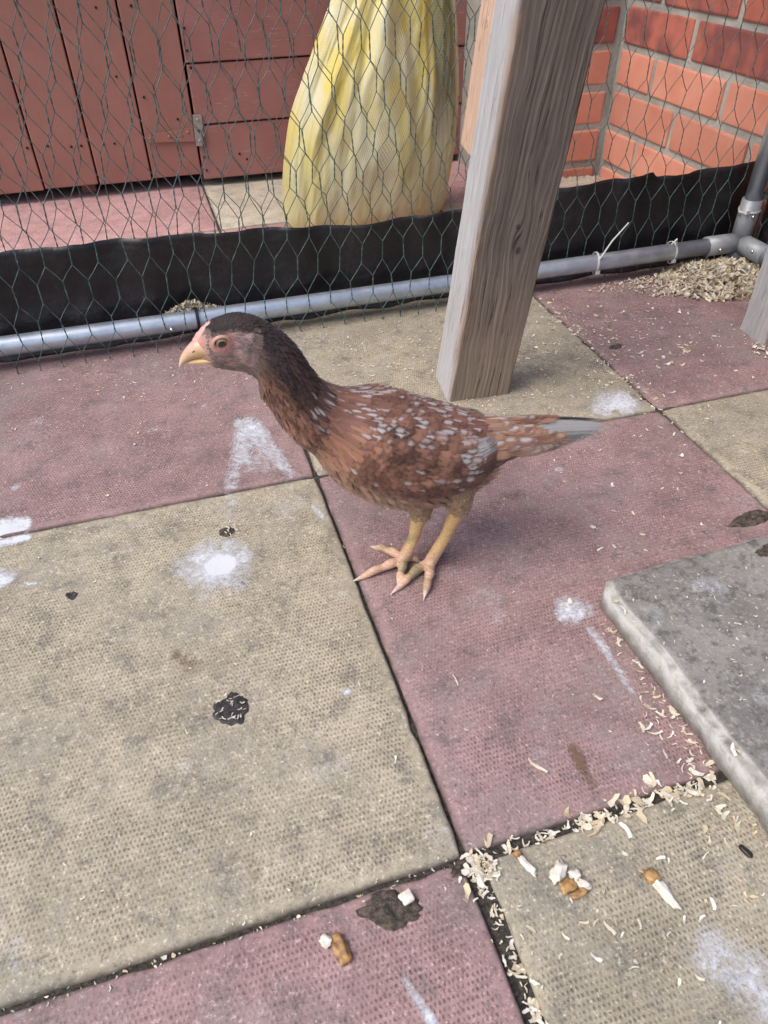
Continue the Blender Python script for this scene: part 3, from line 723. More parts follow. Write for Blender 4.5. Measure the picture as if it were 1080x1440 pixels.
# brow and cheek swellings
for sg in (-1, 1):
    bmesh.ops.create_uvsphere(bm, u_segments=16, v_segments=10, radius=1, matrix=Matrix.Translation((-0.1372, sg * 0.0112, 0.2575)) @ Matrix.Diagonal((0.0098, 0.0052, 0.0098, 1)))
    bmesh.ops.create_uvsphere(bm, u_segments=16, v_segments=10, radius=1, matrix=Matrix.Translation((-0.1215, sg * 0.0105, 0.2495)) @ Matrix.Diagonal((0.0095, 0.0055, 0.0085, 1)))
def curve_tube(pts, rads, n=14, sub=5):
    Q, Rr = [], []
    PP_ = [(*p, r) for p, r in zip(pts, rads)]
    for i in range((len(pts) - 1) * sub + 1):
        v = cr(PP_, i / sub); Q.append(v[:3]); Rr.append(max(0.0006, v[3]))
    tube(bm, Q, Rr, n)
LEGS = [ # thigh, hock, shank middle, ankle ; palm ; toes
 dict(th=(0.038, -0.016, 0.132), hk=(0.0490, -0.0135, 0.0800), pm=(0.0262, -0.0075, 0.0085), toes=[[(0.0096, -0.0170, 0.0075), (-0.0020, -0.0275, 0.0062), (-0.0157, -0.0380, 0.0022)], [(0.0216, -0.0240, 0.0078), (0.0168, -0.0370, 0.0065), (0.0128, -0.0475, 0.0022)], [(0.0165, -0.0125, 0.0070), (0.0095, -0.0180, 0.0058), (0.0020, -0.0230, 0.0022)], [(0.0345, 0.0030, 0.0075), (0.0400, 0.0090, 0.0025)]]),
 dict(th=(0.016, 0.018, 0.125), hk=(0.0165, 0.0045, 0.0600), pm=(0.0010, -0.0005, 0.0085), toes=[[(-0.0135, -0.0058, 0.0082), (-0.0300, -0.0110, 0.0068), (-0.0495, -0.0173, 0.0022)], [(-0.0080, 0.0105, 0.0075), (-0.0180, 0.0195, 0.006), (-0.0277, 0.0269, 0.0022)], [(-0.0025, -0.0105, 0.0078), (-0.0060, -0.0200, 0.006), (-0.0096, -0.0295, 0.0022)], [(0.0105, 0.0010, 0.0070), (0.0165, -0.0015, 0.0025)]])]
for L in LEGS:
    th, hk, pm = Vector(L['th']), Vector(L['hk']), Vector(L['pm'])
    mid = th.lerp(hk, 0.55); sh = hk.lerp(pm, 0.5) + Vector((0.0015, 0, 0)); an = hk.lerp(pm, 0.86)
    curve_tube([th, mid, hk.lerp(th, 0.18), hk, hk.lerp(pm, 0.2), sh, an, pm + Vector((0, 0, 0.0005))], [0.017, 0.0165, 0.0100, 0.0084, 0.0068, 0.0058, 0.0062, 0.0065])
    for q_, T in enumerate(L['toes']):
        T = [Vector(v_) for v_ in T]
        pts_ = [pm + Vector((0, 0, 0.0006))]; prev = pm; rr = [0.0055]
        r0 = 0.0051 if q_ < 3 else 0.0040
        for i_, v_ in enumerate(T):
            last = i_ == len(T) - 1
            pts_.append(prev.lerp(v_, 0.55) + Vector((0, 0, -0.0008))); rr.append(r0 * (0.86 - 0.13 * i_))
            pts_.append(v_); rr.append(r0 * (1.0 - 0.16 * i_) if not last else 0.0014)
            prev = v_
        # claw: thin hooked end
        dr = (T[-1] - T[-2]).normalized(); pts_.append(T[-1] + dr * 0.006 + Vector((0, 0, -0.0012))); rr.append(0.0006)
        curve_tube(pts_, rr, 12, 4)
raw = obj('t', bm)
md = raw.modifiers.new('r', 'REMESH'); md.mode = 'VOXEL'; md.voxel_size = 0.00125; md.adaptivity = 0.0
md2 = raw.modifiers.new('s', 'SMOOTH'); md2.factor = 0.5; md2.iterations = 3
dg = bpy.context.evaluated_depsgraph_get(); dg.update()
body_me = bpy.data.meshes.new_from_object(raw.evaluated_get(dg)); body_me.name = 'chicken_body'
bpy.data.objects.remove(raw); smooth(body_me)
# which ring of the loft a point belongs to
SEC = [(NT * k / 68, *sect(NT * k / 68)) for k in range(69)]
def ring_of(p):
    best = None
    for t, c, e, hw in SEC:
        d = p - c; q = (d.x ** 2 + d.z ** 2 + d.y ** 2) / (e.length ** 2)
        tn = None
        if best is None or q < best[0]: best = (q, t, c, e)
    return best[1], best[2], best[3]
def noi(p, f, s=0): return mnoise.noise(Vector(p) * f + Vector((s, s * 1.7, s * 0.3)))
def bare_face(p):      # the unfeathered skin round the eye and the beak
    if p.x > -0.112: return 0.0
    crown = 0.2640 + 0.10 * (p.x + 0.14) + 0.0030 * mnoise.noise(Vector((p.x, 0.3, p.z)) * 160)
    return sm(p.z, crown + 0.0015, crown - 0.0015) * sm(p.x + 0.006 * mnoise.noise(Vector((p.x, 0.7, p.z)) * 120), -0.112, -0.120) * sm(p.z - 0.25 * (p.x + 0.13), 0.2225, 0.2265)
cols = []; legm = []
for v_ in body_me.vertices:
    p = v_.co
    if p.z < 0.076 and (p.z < 0.058 or abs(p.x - 0.047) < 0.013 or p.z < 0.066):     # shanks and feet
        far = p.y > -0.004 - (p.x - 0.013) * 0.2 and p.x < 0.03 and p.z > 0.0
        c_ = Vector((0.62, 0.41, 0.19))
        pk = sm(p.z, 0.035, 0.010); c_ = c_.lerp(Vector((0.62, 0.39, 0.29)), pk * 0.8)
        olive = sm(noi(p, 40, 3), -0.15, 0.3) * sm(p.x, 0.022, 0.008) * sm(p.x, -0.034, -0.018) * sm(p.z, 0.045, 0.03)
        c_ = c_.lerp(Vector((0.22, 0.205, 0.105)), olive * 0.85)
        tip = 0.0
        for L in LEGS:
            for T in L['toes']:
                tip = max(tip, sm((p - Vector(T[-1])).length, 0.0075, 0.003))
        c_ = c_.lerp(Vector((0.62, 0.50, 0.42)), tip); legm.append(1.0)
    else:
        f_ = bare_face(p)
        c_ = Vector((0.13, 0.06, 0.04))
        if p.x < -0.07 and p.z > 0.2: c_ = Vector((0.045, 0.03, 0.028))
        if p.z < 0.12: c_ = Vector((0.20, 0.115, 0.075))
        eye = (Vector((p.x, 0, p.z)) - Vector((-0.1375, 0, 0.2612))).length
        skin = Vector((0.42, 0.26, 0.24)).lerp(Vector((0.29, 0.20, 0.185)), sm(noi(p, 130, 1), -0.3, 0.4))
        skin = skin.lerp(Vector((0.46, 0.19, 0.17)), sm(eye, 0.0105, 0.007) * 0.8)
        skin = skin.lerp(Vector((0.33, 0.24, 0.19)), sm(p.z, 0.242, 0.234) * 0.7)
        skin = skin.lerp(Vector((0.52, 0.24, 0.20)), sm(p.x, -0.147, -0.155) * 0.8)
        ear = math.hypot(p.x + 0.1205, p.z - 0.2545)
        skin = skin.lerp(Vector((0.13, 0.12, 0.12)), sm(ear, 0.0055, 0.003) * 0.85)
        c_ = c_.lerp(skin, f_); legm.append(0.0)
    cols.append(c_)
at = body_me.attributes.new('tone', 'FLOAT_VECTOR', 'POINT'); at.data.foreach_set('vector', [x for c_ in cols for x in c_])
at = body_me.attributes.new('leg', 'FLOAT', 'POINT'); at.data.foreach_set('value', legm)
m_skin = M('chicken_skin'); q = m_skin; tone = q.attr('tone', 'Vector'); lg = q.attr('leg')
n1 = q.noise(q.obj(), 320, 4, 0.6); n2 = q.noise(q.obj(), 70, 3)
c = q.mix(n1.smooth(0.35, 0.7) * 0.35, tone, q.mix(0.5, tone, (0.12, 0.07, 0.05)))
c = q.mix((n2.smooth(0.5, 0.7)) * 0.25 * lg, c, (0.20, 0.14, 0.07))
x, y, z = q.xyz(q.obj())
sc_ = (z * 2300.0 + y * 900.0 + x * 500.0).sin()
q.set(col=c, rough=0.55, spec=0.4, sss=0.08); q.b.inputs['Subsurface Radius'].default_value = (0.004, 0.0015, 0.001)
q.bump(n1 * 0.8 + q.voro(q.obj(), 520) * 0.5 + sc_ * lg * 0.28, 0.55, 0.0010)
chick = obj('chicken', body_me, m_skin, None, P0, (0, 0, RZ))
tag(chick, 'young brown chicken with white flecked back and dark head, facing left', 'chicken')

# ---- feathers
m_fe = M('chicken_feather'); q = m_fe
fu, fv, fr = q.xyz(q.attr('fuv', 'Vector')); fcol = q.attr('fcol', 'Vector'); fsp = q.attr('fspot'); fed = q.attr('fedge')
au = fu.abs()
bv = q.comb(fu * 0.6 + fr * 40.0, fv * 3.0 - au * 1.2, fr * 17.0)
barb = q.noise(q.scale(bv, 3, 26, 1), 1.0, 3, 0.6)
soft = q.noise(q.scale(bv, 1.3, 1.6, 1), 2.0, 2, 0.5)
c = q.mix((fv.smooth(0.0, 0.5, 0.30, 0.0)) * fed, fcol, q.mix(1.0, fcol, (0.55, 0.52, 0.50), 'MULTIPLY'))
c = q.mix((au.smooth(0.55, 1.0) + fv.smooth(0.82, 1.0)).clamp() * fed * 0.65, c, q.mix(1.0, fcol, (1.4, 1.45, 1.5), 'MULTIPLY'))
du = fu * 1.35; dv = (fv - 0.62) * 2.1
sp = ((du * du + dv * dv).sqrt() + (soft - 0.5) * 0.7).smooth(0.22, 0.85, 1.0, 0.0) * fsp
c = q.mix(sp, c, (0.40, 0.375, 0.37))
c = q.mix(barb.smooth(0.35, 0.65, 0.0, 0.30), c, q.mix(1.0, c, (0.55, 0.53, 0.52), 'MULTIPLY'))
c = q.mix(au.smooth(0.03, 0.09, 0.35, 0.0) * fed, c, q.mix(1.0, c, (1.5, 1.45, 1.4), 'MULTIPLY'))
edge = au * (0.72 + fv * 0.25) + barb * 0.42
al = edge.smooth(0.78, 1.12, 1.0, 0.0) * (fv + barb * 0.35).smooth(0.92, 1.16, 1.0, 0.0)
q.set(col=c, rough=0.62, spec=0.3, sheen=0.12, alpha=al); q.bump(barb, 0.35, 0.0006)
class Plume:
    def __init__(s): s.v = []; s.f = []; s.uv = []; s.col = []; s.sp = []; s.ed = []
    def add(s, pts, nrm, width, col, spot=0.0, ed=1.0, cup=0.18, tipr=0.55, twist=0.0):
        """a vane along pts; nrm: outward normals; width: full width"""
        n = len(pts); b0 = len(s.v); r = random.random()
        for i, (p, nn) in enumerate(zip(pts, nrm)):
            t = i / (n - 1)
            tan = (pts[min(i + 1, n - 1)] - pts[max(i - 1, 0)]).normalized(); side = tan.cross(nn).normalized()
            prof_ = (0.35 + 0.65 * sm(t, 0, 0.35)) * (1.0 if t < tipr else math.sqrt(max(0.02, 1 - ((t - tipr) / (1.0 - tipr)) ** 2)) )
            h = width * 0.5 * prof_
            for u in (-1, 0, 1):
                s.v.append(p + side * (h * u) - nn * (abs(u) * h * cup) + nn * (u * twist * h)); s.uv.append((u, t, r)); s.col.append(tuple(col)); s.sp.append(spot); s.ed.append(ed)
        for i in range(n - 1):
            for k in (0, 1):
                a = b0 + i * 3 + k; s.f.append((a, a + 1, a + 4, a + 3))
    def build(s, name, parent):
        me = bpy.data.meshes.new(name); me.from_pydata([tuple(x) for x in s.v], [], s.f); me.update()
        for nm, data in (('fuv', s.uv), ('fcol', s.col)):
            at = me.attributes.new(nm, 'FLOAT_VECTOR', 'POINT'); at.data.foreach_set('vector', [x for q_ in data for x in q_])
        for nm, data in (('fspot', s.sp), ('fedge', s.ed)):
            at = me.attributes.new(nm, 'FLOAT', 'POINT'); at.data.foreach_set('value', data)
        smooth(me); return obj(name, me, m_fe, parent)
def vary(c, a=0.12): 
    k = 1 + random.gauss(0, a); return Vector((c[0] * k, c[1] * k * (1 + random.gauss(0, 0.03)), c[2] * k * (1 + random.gauss(0, 0.04))))
DARK, UMBER, RUF, BUFF, CHEST, GREY = Vector((0.030, 0.019, 0.019)), Vector((0.085, 0.036, 0.026)), Vector((0.25, 0.122, 0.080)), Vector((0.38, 0.25, 0.165)), Vector((0.160, 0.072, 0.052)), Vector((0.40, 0.385, 0.375))
body_fe = Plume()
random.seed(5)
cell = {}; acc = 0
def try_place(p, r):
    k = (int(p.x / 0.004), int(p.y / 0.004), int(p.z / 0.004)); R2 = r * r; m = int(r / 0.004) + 1
    for a in range(-m, m + 1):
        for b in range(-m, m + 1):
            for c in range(-m, m + 1):
                for q_ in cell.get((k[0] + a, k[1] + b, k[2] + c), ()):
                    if (q_ - p).length_squared < R2: return False
    cell.setdefault(k, []).append(p); return True
for it in range(75000):
    t = NT * (random.random() ** 0.9); ph = U(-180, 180)
    p = loft(t, ph); ap = abs(ph)
    face = bare_face(p)
    if t < 0.8 or (face > 0.4 and random.random() > 0.08): continue
    # size of the feather by place
    L = 0.0045 + 0.005 * sm(t, 2.5, 5) + 0.006 * sm(t, 4.5, 8) + 0.003 * sm(t, 4.0, 5.5) * sm(t, 9.5, 8) + 0.006 * sm(t, 8.5, 11) + 0.006 * sm(t, 13, 16)
    wd = 0.0026 + 0.0012 * sm(t, 3, 6) + 0.0035 * sm(t, 6, 9) + 0.0035 * sm(t, 9, 11.5)
    wing = sm(t, 9.4, 10.4) * sm(ap, 28, 45) * sm(ap, 114, 104) * sm(t, 15, 14)
    if wing > 0.5: L *= 0.95 + 0.06 * (t - 10); wd *= 1.12
    belly = sm(ap, 102, 132) * sm(t, 8.8, 10.6)
    L *= 1 + 0.35 * belly
    if face > 0.4: L, wd = 0.0032, 0.0010
    if not try_place(p, L * (0.165 if wing > 0.5 else 0.175)): continue
    if wing > 0.5 and t > 13.35 + 0.25 * mnoise.noise(p * 90): continue
    n, du = loft_n(t, ph)
    # colour by place
    c_ = RUF.copy(); spot = 0.0; ed = 0.8
    hind = sm(ap, 125 - 8 * max(0, t - 5), 70 - 4 * max(0, t - 5))            # upper side of head and neck
    if t < 8.8:
        dark = max(sm(t, 5.0, 3.8) * 0.85, hind) * sm(t + 0.8 * noi(p, 60, 2), 9.2, 7.9)
        c_ = RUF.lerp(UMBER, 0.35 + 0.4 * noi(p, 70, 4)).lerp(DARK.lerp(UMBER, 0.5 * max(0, noi(p, 90, 6)) + 0.55 * sm(t, 4.5, 7.5)), max(0, min(1, dark)))
        if t < 5: ed = 0.35
        if t > 7.2 and ap < 85 and random.random() < 0.22: spot = U(0.35, 0.75)
        if face > 0.1 or (t < 4.6 and ap > 60): c_ = c_.lerp(Vector((0.22, 0.155, 0.135)), (0.9 if face > 0.4 else 0.5) * sm(t, 4.9, 3.9))
    else:
        c_ = RUF.lerp(CHEST, max(0, min(1, 0.35 + 0.9 * noi(p, 38, 7))))
        if ap < 50:
            c_ = CHEST.lerp(RUF, 0.3 * random.random())
            pr = 0.46 * sm(ap, 55, 30) * sm(t, 8.4, 9.2) * sm(t, 14.5, 12.5)
            if random.random() < pr: spot = U(0.6, 1.0)
        if wing > 0.4:
            c_ = (CHEST * 0.58).lerp(RUF * 1.12, max(0, min(1, 0.45 + 1.3 * noi(p, 75, 9))))
            if random.random() < 0.035: spot = U(0.4, 0.8)
            if ap < 58 and random.random() < 0.28: spot = U(0.5, 0.95)
            if t > 12.7 and ap < 88 and random.random() < 0.6: spot = U(0.7, 1.0)
            if ap > 95: c_ = CHEST * 0.85
        c_ = c_.lerp(BUFF, belly * (0.75 + 0.25 * noi(p, 60, 3)))
        brst = sm(ap, 75, 120) * sm(t, 12.5, 9.5) * (1 - belly); c_ = c_.lerp(Vector((0.27, 0.135, 0.085)), 0.7 * brst)
        if t > 14.2: c_ = c_.lerp(Vector((0.27, 0.145, 0.09)), 0.6); spot = U(0.5, 1) if random.random() < 0.45 else 0
    c_ = vary(c_ * (1 + 0.30 * noi(p, 120, 13)), 0.15 + 0.12 * sm(t, 4, 5.5) * sm(t, 9.5, 8))
    lift = R_(U(3.5, 8)) + R_(3) * sm(t, 4, 5.5) * sm(t, 9.5, 8) + R_(5) * belly + R_(3) * sm(t, 6, 3)
    du2 = (du + Vector((0, 0, -0.12 * sm(ap, 30, 90) * (t > 9))) + Vector((0, U(-1, 1), U(-1, 1))) * 0.10).normalized()
    du2 = (du2 - n * du2.dot(n)).normalized()
    pts, nr = [], []
    bend = 0.5 + 0.5 * random.random()
    for i in range(5):
        f = i / 4; hgt = L * f * math.sin(lift) - L * f * f * 0.05 * bend
        pts.append(p + n * 0.0004 + du2 * (L * f) + n * hgt); nr.append((n - du2 * 0.1).normalized())
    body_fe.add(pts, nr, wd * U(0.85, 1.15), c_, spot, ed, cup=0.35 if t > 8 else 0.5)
# thigh feathering
for L_ in LEGS:
    th, hk = Vector(L_['th']), Vector(L_['hk'])
    for it in range(900):
        f = U(0.30, 0.99); c0 = th.lerp(hk, f); rr = 0.0092 + 0.0085 * min(1, (1 - f) * 1.9); a = U(0, 6.283)
        ax = (hk - th).normalized(); e1 = ax.cross(Vector((0, 1, 0.1))).normalized(); e2 = ax.cross(e1)
        n = (e1 * math.cos(a) + e2 * math.sin(a)); p = c0 + n * rr
        Lf = U(0.009, 0.014) * (1.15 - 0.6 * f)
        body_fe.add([p + ax * (Lf * k / 3) + n * (Lf * 0.06 * k / 3 - Lf * 0.02 * k * k / 9 - 0.0006) for k in range(4)], [n] * 4, 0.0040, vary(Vector((0.27, 0.165, 0.105)).lerp(Vector((0.38, 0.25, 0.14)), f), 0.16), 0, 0.5)
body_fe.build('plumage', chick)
def long_feather(pl, t0, ph0, t1, ph1, w0, col, spot, lift0, lift1, n=9, ed=1.0, tipr=0.78, over=0.0, droop=0.0):
    """a quill that lies along the body from one place of the loft to another"""
    pts, nr = [], []
    for i in range(n):
        f = i / (n - 1); t = t0 + (t1 - t0) * f; ph = ph0 + (ph1 - ph0) * f
        tt = min(t, NT - 0.05); p = loft(tt, ph, lift0 + (lift1 - lift0) * f); nn, du = loft_n(tt, ph)
        pts.append(p); nr.append(nn)
    pl.add(pts, nr, w0, col, spot, ed, 0.12, tipr)
for sg in (1, -1):
    wing = Plume(); random.seed(21)
    K = 11
    for k in range(K):         # secondaries and primaries, lowest first, the upper ones overlap them
        f = k / (K - 1)        # 0 low, 1 high
        ph1 = 105 - 48 * f; ph0 = 97 - 40 * f
        t1 = 14.55 + 0.75 * math.sin(f * 2.3 + 0.35) ; t0 = 12.6 + 0.2 * f
        if f < 0.28: c_, sp_ = CHEST * 0.85, 0.0
        elif f < 0.45: c_, sp_ = CHEST.lerp(RUF, 0.4), 0.0
        else: c_, sp_ = (RUF.lerp(GREY, 0.8) if k % 3 else RUF.lerp(GREY, 0.2)), 0.95
        long_feather(wing, t0, sg * ph0, t1, sg * ph1, 0.0165, vary(c_, 0.07), sp_, -0.0004, 0.0062 - 0.0028 * f, 9, 1.0, 0.80)
    for row, (ta, tb, n_, w_) in enumerate(()):   # coverts
        for k in range(n_):
            f = k / (n_ - 1); ph = 99 - 49 * f + U(-2, 2)
            c_ = CHEST.lerp(RUF, random.random() * 0.9); sp_ = U(0.5, 0.9) if random.random() < 0.06 else 0
            long_feather(wing, ta + U(-0.1, 0.1), sg * ph, tb + U(-0.15, 0.15), sg * (ph + 6), w_, vary(c_, 0.14), sp_, 0.0022 + row * 0.0005, 0.0046 + row * 0.0004, 6, 1.0, 0.6)
    wing.build('wing', chick)
tail = Plume(); random.seed(33)
for sg in (1, -1):
    for k in range(8):
        f = k / 7            # 0 lowest and shortest, 1 top and longest
        root = Vector((0.086, -sg * (0.010 - 0.006 * f), 0.132 + 0.022 * f))
        tip = Vector((0.132 + 0.055 * f ** 0.7, -sg * (0.0085 - 0.0068 * f), 0.1325 + 0.0140 * f))
        nn = Vector((0.06, -sg, 0.25 + 0.35 * f)).normalized()
        pts = [root.lerp(tip, i / 8) + Vector((0, 0, 0.0030 * math.sin(math.pi * i / 8))) for i in range(9)]
        c_ = (Vector((0.28, 0.27, 0.265)) if k >= 6 else Vector((0.17, 0.16, 0.158)) if k >= 3 else RUF.lerp(GREY, 0.25)) * U(0.9, 1.1)
        tail.add([p + nn * 0.0005 * k for p in pts], [nn] * 9, 0.0118, c_, 0.0, 0.7, 0.10, 0.50)
    for k in range(70):       # tail coverts
        f = random.random() ** 0.8; a = U(0.1, 1.75)
        root = Vector((0.055 + 0.066 * f, -sg * 0.023 * math.sin(a) * (1 - 0.66 * f), 0.138 + 0.002 * f + 0.029 * math.cos(a) * (1 - 0.50 * f)))
        Lc = U(0.024, 0.036); d = Vector((1, sg * 0.12, -0.10 - 0.10 * math.cos(a) + 0.10 * f)).normalized(); nn = Vector((0.1, -sg * math.sin(a), math.cos(a) + 0.15)).normalized()
        nn = (nn - d * nn.dot(d)).normalized()
        c_ = vary(RUF.lerp(Vector((0.34, 0.21, 0.14)), random.random()), 0.14); sp_ = U(0.7, 1.0) if random.random() < 0.68 else 0
        tail.add([root + d * (Lc * i / 6) + nn * (0.0012 + 0.0022 * i / 6 + 0.0006 * (1 - f)) for i in range(7)], [nn] * 7, U(0.0075, 0.011), c_, sp_, 1.0, 0.2, 0.6)
tail.build('tail', chick)
# tail tip, a little frayed and brown
# ---- beak, comb, eyes
m_beak = M('horn_beak'); q = m_beak; x, y, z = q.xyz(q.obj()); n1 = q.noise(q.obj(), 240, 3)
c = q.mix((z - x * 0.8).smooth(0.366, 0.384), (0.60, 0.40, 0.18), (0.58, 0.37, 0.27)); c = q.mix(n1.smooth(0.4, 0.7) * 0.3, c, (0.42, 0.26, 0.12)); c = q.mix(x.smooth(-0.166, -0.1735) * 0.55, c, (0.66, 0.52, 0.36))
q.set(col=c, rough=0.38, spec=0.5); q.bump(n1, 0.2, 0.0006)
def beak_part(name, secs):
    bm = bmesh.new(); rg = []
    for i in range(13):
        s_, zt, zb, hw = cr(secs, i / 12 * (len(secs) - 1)); n_ = 16
        rg.append([bm.verts.new((s_, hw * math.sin(6.28318 * k / n_), (zt + zb) / 2 + (zt - zb) / 2 * math.cos(6.28318 * k / n_))) for k in range(n_)])
    for a_, b_ in zip(rg, rg[1:]):
        for k in range(16): bm.faces.new((a_[k], a_[(k + 1) % 16], b_[(k + 1) % 16], b_[k]))
    bm.faces.new(rg[0][::-1]); bm.faces.new(rg[-1]); bmesh.ops.recalc_face_normals(bm, faces=bm.faces)
    o = obj(name, bm, m_beak, chick); smooth(o); return o
up = beak_part('upper_beak', [(-0.1440, 0.2500, 0.2452, 0.0086), (-0.1500, 0.2555, 0.2432, 0.0090), (-0.1565, 0.2578, 0.2424, 0.0078), (-0.1630, 0.2535, 0.2410, 0.0060), (-0.1685, 0.2478, 0.2385, 0.0043), (-0.1722, 0.2420, 0.2356, 0.0028), (-0.1740, 0.2366, 0.2338, 0.0014)])
beak_part('lower_beak', [(-0.1440, 0.2456, 0.2385, 0.0080), (-0.1500, 0.2446, 0.2380, 0.0080), (-0.1570, 0.2436, 0.2374, 0.0066), (-0.1630, 0.2422, 0.2376, 0.0048), (-0.1685, 0.2400, 0.2376, 0.0024)])
m_hole = M('nostril_dark').set(col=(0.10, 0.05, 0.035), rough=0.7)
for sg in (-1, 1):
    bm = bmesh.new(); bmesh.ops.create_uvsphere(bm, u_segments=10, v_segments=6, radius=1, matrix=Matrix.Translation((-0.1595, sg * 0.0060, 0.2505)) @ Matrix.Rotation(R_(-30), 4, 'Y') @ Matrix.Diagonal((0.0022, 0.0010, 0.0008, 1)))
    smooth(obj('nostril', bm, m_hole, up))
m_comb = M('pink_comb'); n1 = m_comb.noise(m_comb.obj(), 300, 3); m_comb.set(col=m_comb.mix(n1, (0.52, 0.27, 0.245), (0.60, 0.38, 0.34)), rough=0.5, sss=0.1); m_comb.b.inputs['Subsurface Radius'].default_value = (0.003, 0.001, 0.001); m_comb.bump(n1, 0.5, 0.001)
bm = bmesh.new(); base = [(-0.1600, 0.2555), (-0.1570, 0.2588), (-0.1535, 0.2622), (-0.1500, 0.2655), (-0.1465, 0.2685), (-0.1430, 0.2705)]; rows = []
for i in range(21):
    s_, z_ = cr(base, i / 20 * 5); h = 0.0016 * math.sin(math.pi * min(1, i / 20)) ** 0.5 * (0.85 + 0.15 * math.sin(i * 1.3))
    rows.append([bm.verts.new((s_ + dx, yy, z_ + dz)) for yy, dx, dz in ((-0.0042, 0.0015, -0.0025), (-0.0020, -0.0004 - h * 0.35, h * 0.5), (0, -0.0006 - h * 0.6, h * 0.85), (0.0020, -0.0004 - h * 0.35, h * 0.5), (0.0042, 0.0015, -0.0025))])
for a_, b_ in zip(rows, rows[1:]):
    for k in range(4): bm.faces.new((a_[k], b_[k], b_[k + 1], a_[k + 1]))
bmesh.ops.recalc_face_normals(bm, faces=bm.faces); smooth(obj('comb', bm, m_comb, chick))
m_eye = M('amber_eye'); q = m_eye; x, y, z = q.xyz(q.obj()); r_e = (x * x + z * z).sqrt() / 0.0050; n1 = q.noise(q.obj(), 900, 2)
c = q.mix(r_e.smooth(0.60, 0.66), (0.004, 0.003, 0.003), q.mix(n1, (0.20, 0.115, 0.04), (0.32, 0.20, 0.08))); c = q.mix(r_e.smooth(0.82, 0.92), c, (0.05, 0.03, 0.02))
q.set(col=c, rough=0.06, spec=0.6, coat=1.0)
m_lid = M('eyelid').set(col=(0.47, 0.26, 0.19), rough=0.5)
for sg in (-1, 1):
    bm = bmesh.new(); bmesh.ops.create_uvsphere(bm, u_segments=24, v_segments=16, radius=0.0056); bmesh.ops.scale(bm, vec=(1, 0.8, 1), verts=bm.verts)
    e_ = obj('eye', bm, m_eye, chick, (-0.1378, sg * 0.0128, 0.2600), (R_(12) * -sg, 0, R_(-8) * sg)); smooth(e_)
    bm = bmesh.new(); ring = []
    for i in range(28):
        a_ = 6.28318 * i / 28; cx_, cz_ = math.cos(a_), math.sin(a_)
        ring.append([bm.verts.new((cx_ * rr * 1.06, sg * (0.0022 + dd) , cz_ * rr * 0.94)) for rr, dd in ((0.0070, -0.0014), (0.0064, 0.0002), (0.0057, 0.0008), (0.0051, 0.0004), (0.0048, -0.0006))])
    for i in range(28):
        A, B = ring[i], ring[(i + 1) % 28]
        for k in range(4): bm.faces.new((A[k], A[k + 1], B[k + 1], B[k]))
    bmesh.ops.recalc_face_normals(bm, faces=bm.faces); smooth(obj('eyelid', bm, m_lid, e_))

# ================================================================== DROPPINGS, SHAVINGS AND CRUMBS
random.seed(77)
bpy.context.view_layer.update()
_vs, _fs = [], []
for o in list(pave.children) + [pave]:
    b0 = len(_vs); mw = o.matrix_world
    _vs += [mw @ v.co for v in o.data.vertices]; _fs += [tuple(b0 + i for i in p.vertices) for p in o.data.polygons]
GB = BVHTree.FromPolygons(_vs, _fs)
ls = bpy.data.objects['loose_slab']; LB = BVHTree.FromPolygons([ls.matrix_world @ v.co for v in ls.data.vertices], [tuple(p.vertices) for p in ls.data.polygons])
def gz(x, y, with_block=True):
    z = GB.ray_cast(Vector((x, y, 0.5)), Vector((0, 0, -1)))[0]
    z = z.z if z else 0.0
    if with_block:
        h = LB.ray_cast(Vector((x, y, 0.5)), Vector((0, 0, -1)))[0]
        if h: z = max(z, h.z)
    return z
# ---- thin dried films
def film_material(name, col, col2, rough=0.9):
    s = M(name); P = s.pos(); d = s.attr('dens')
    n1 = s.noise(P, 230, 4, 0.8); n2 = s.noise(P, 60, 4, 0.7)
    a = ((d * 1.15 + (n1 - 0.5) * 1.9 + (n2 - 0.5) * 1.7 - 0.24) * 1.1).clamp() * d.smooth(0.0, 0.45)
    s.set(col=s.mix(n2, col, col2), rough=rough, alpha=a * 0.88); s.bump(n1, 0.4, 0.0008)
    return s
m_white = film_material('dried_white_dropping', (0.62, 0.64, 0.68), (0.72, 0.74, 0.78))
m_brown = film_material('dried_brown_smear', (0.13, 0.075, 0.04), (0.20, 0.13, 0.08))
def smear(strips, mat, label, name='dropping', cat='dropping', group=None):
    """strips: lists of (x, y, half width, density); each a soft-edged film draped on the paving"""
    bm = bmesh.new(); dl = bm.verts.layers.float.new('dens')
    for si, st in enumerate(strips):
        n = max(10, int(6 * len(st))); m = 12; rows = []
        for i in range(n + 1):
            t = i / n * (len(st) - 1); x, y, hw, dn = cr(st, t); x2, y2 = cr(st, min(t + 0.05, len(st) - 1))[:2]; x1, y1 = cr(st, max(t - 0.05, 0))[:2]
            tx, ty = x2 - x1, y2 - y1; L = math.hypot(tx, ty) or 1; tx /= L; ty /= L
            row = []
            for j in range(m + 1):
                u = j / m * 2 - 1
                px, py = x - ty * u * max(hw, 0.001) * 1.25, y + tx * u * max(hw, 0.001) * 1.25
                v = bm.verts.new((px, py, gz(px, py) + 0.0003 + 0.00012 * si))
                end = min(1.0, min(i, n - i) / (n * 0.22)) if len(st) > 2 else min(1.0, min(i, n - i) / (n * 0.3))
                v[dl] = max(0, dn) * (1 - u * u) ** 1.3 * sm(end, 0, 1) - 0.02; row.append(v)
            rows.append(row)
        for r0, r1 in zip(rows, rows[1:]):
            for j in range(m): bm.faces.new((r0[j], r0[j + 1], r1[j + 1], r1[j]))
    o = obj(name, bm, mat); smooth(o); return tag(o, label, cat, group)
G1 = 'dried white droppings on the paving'
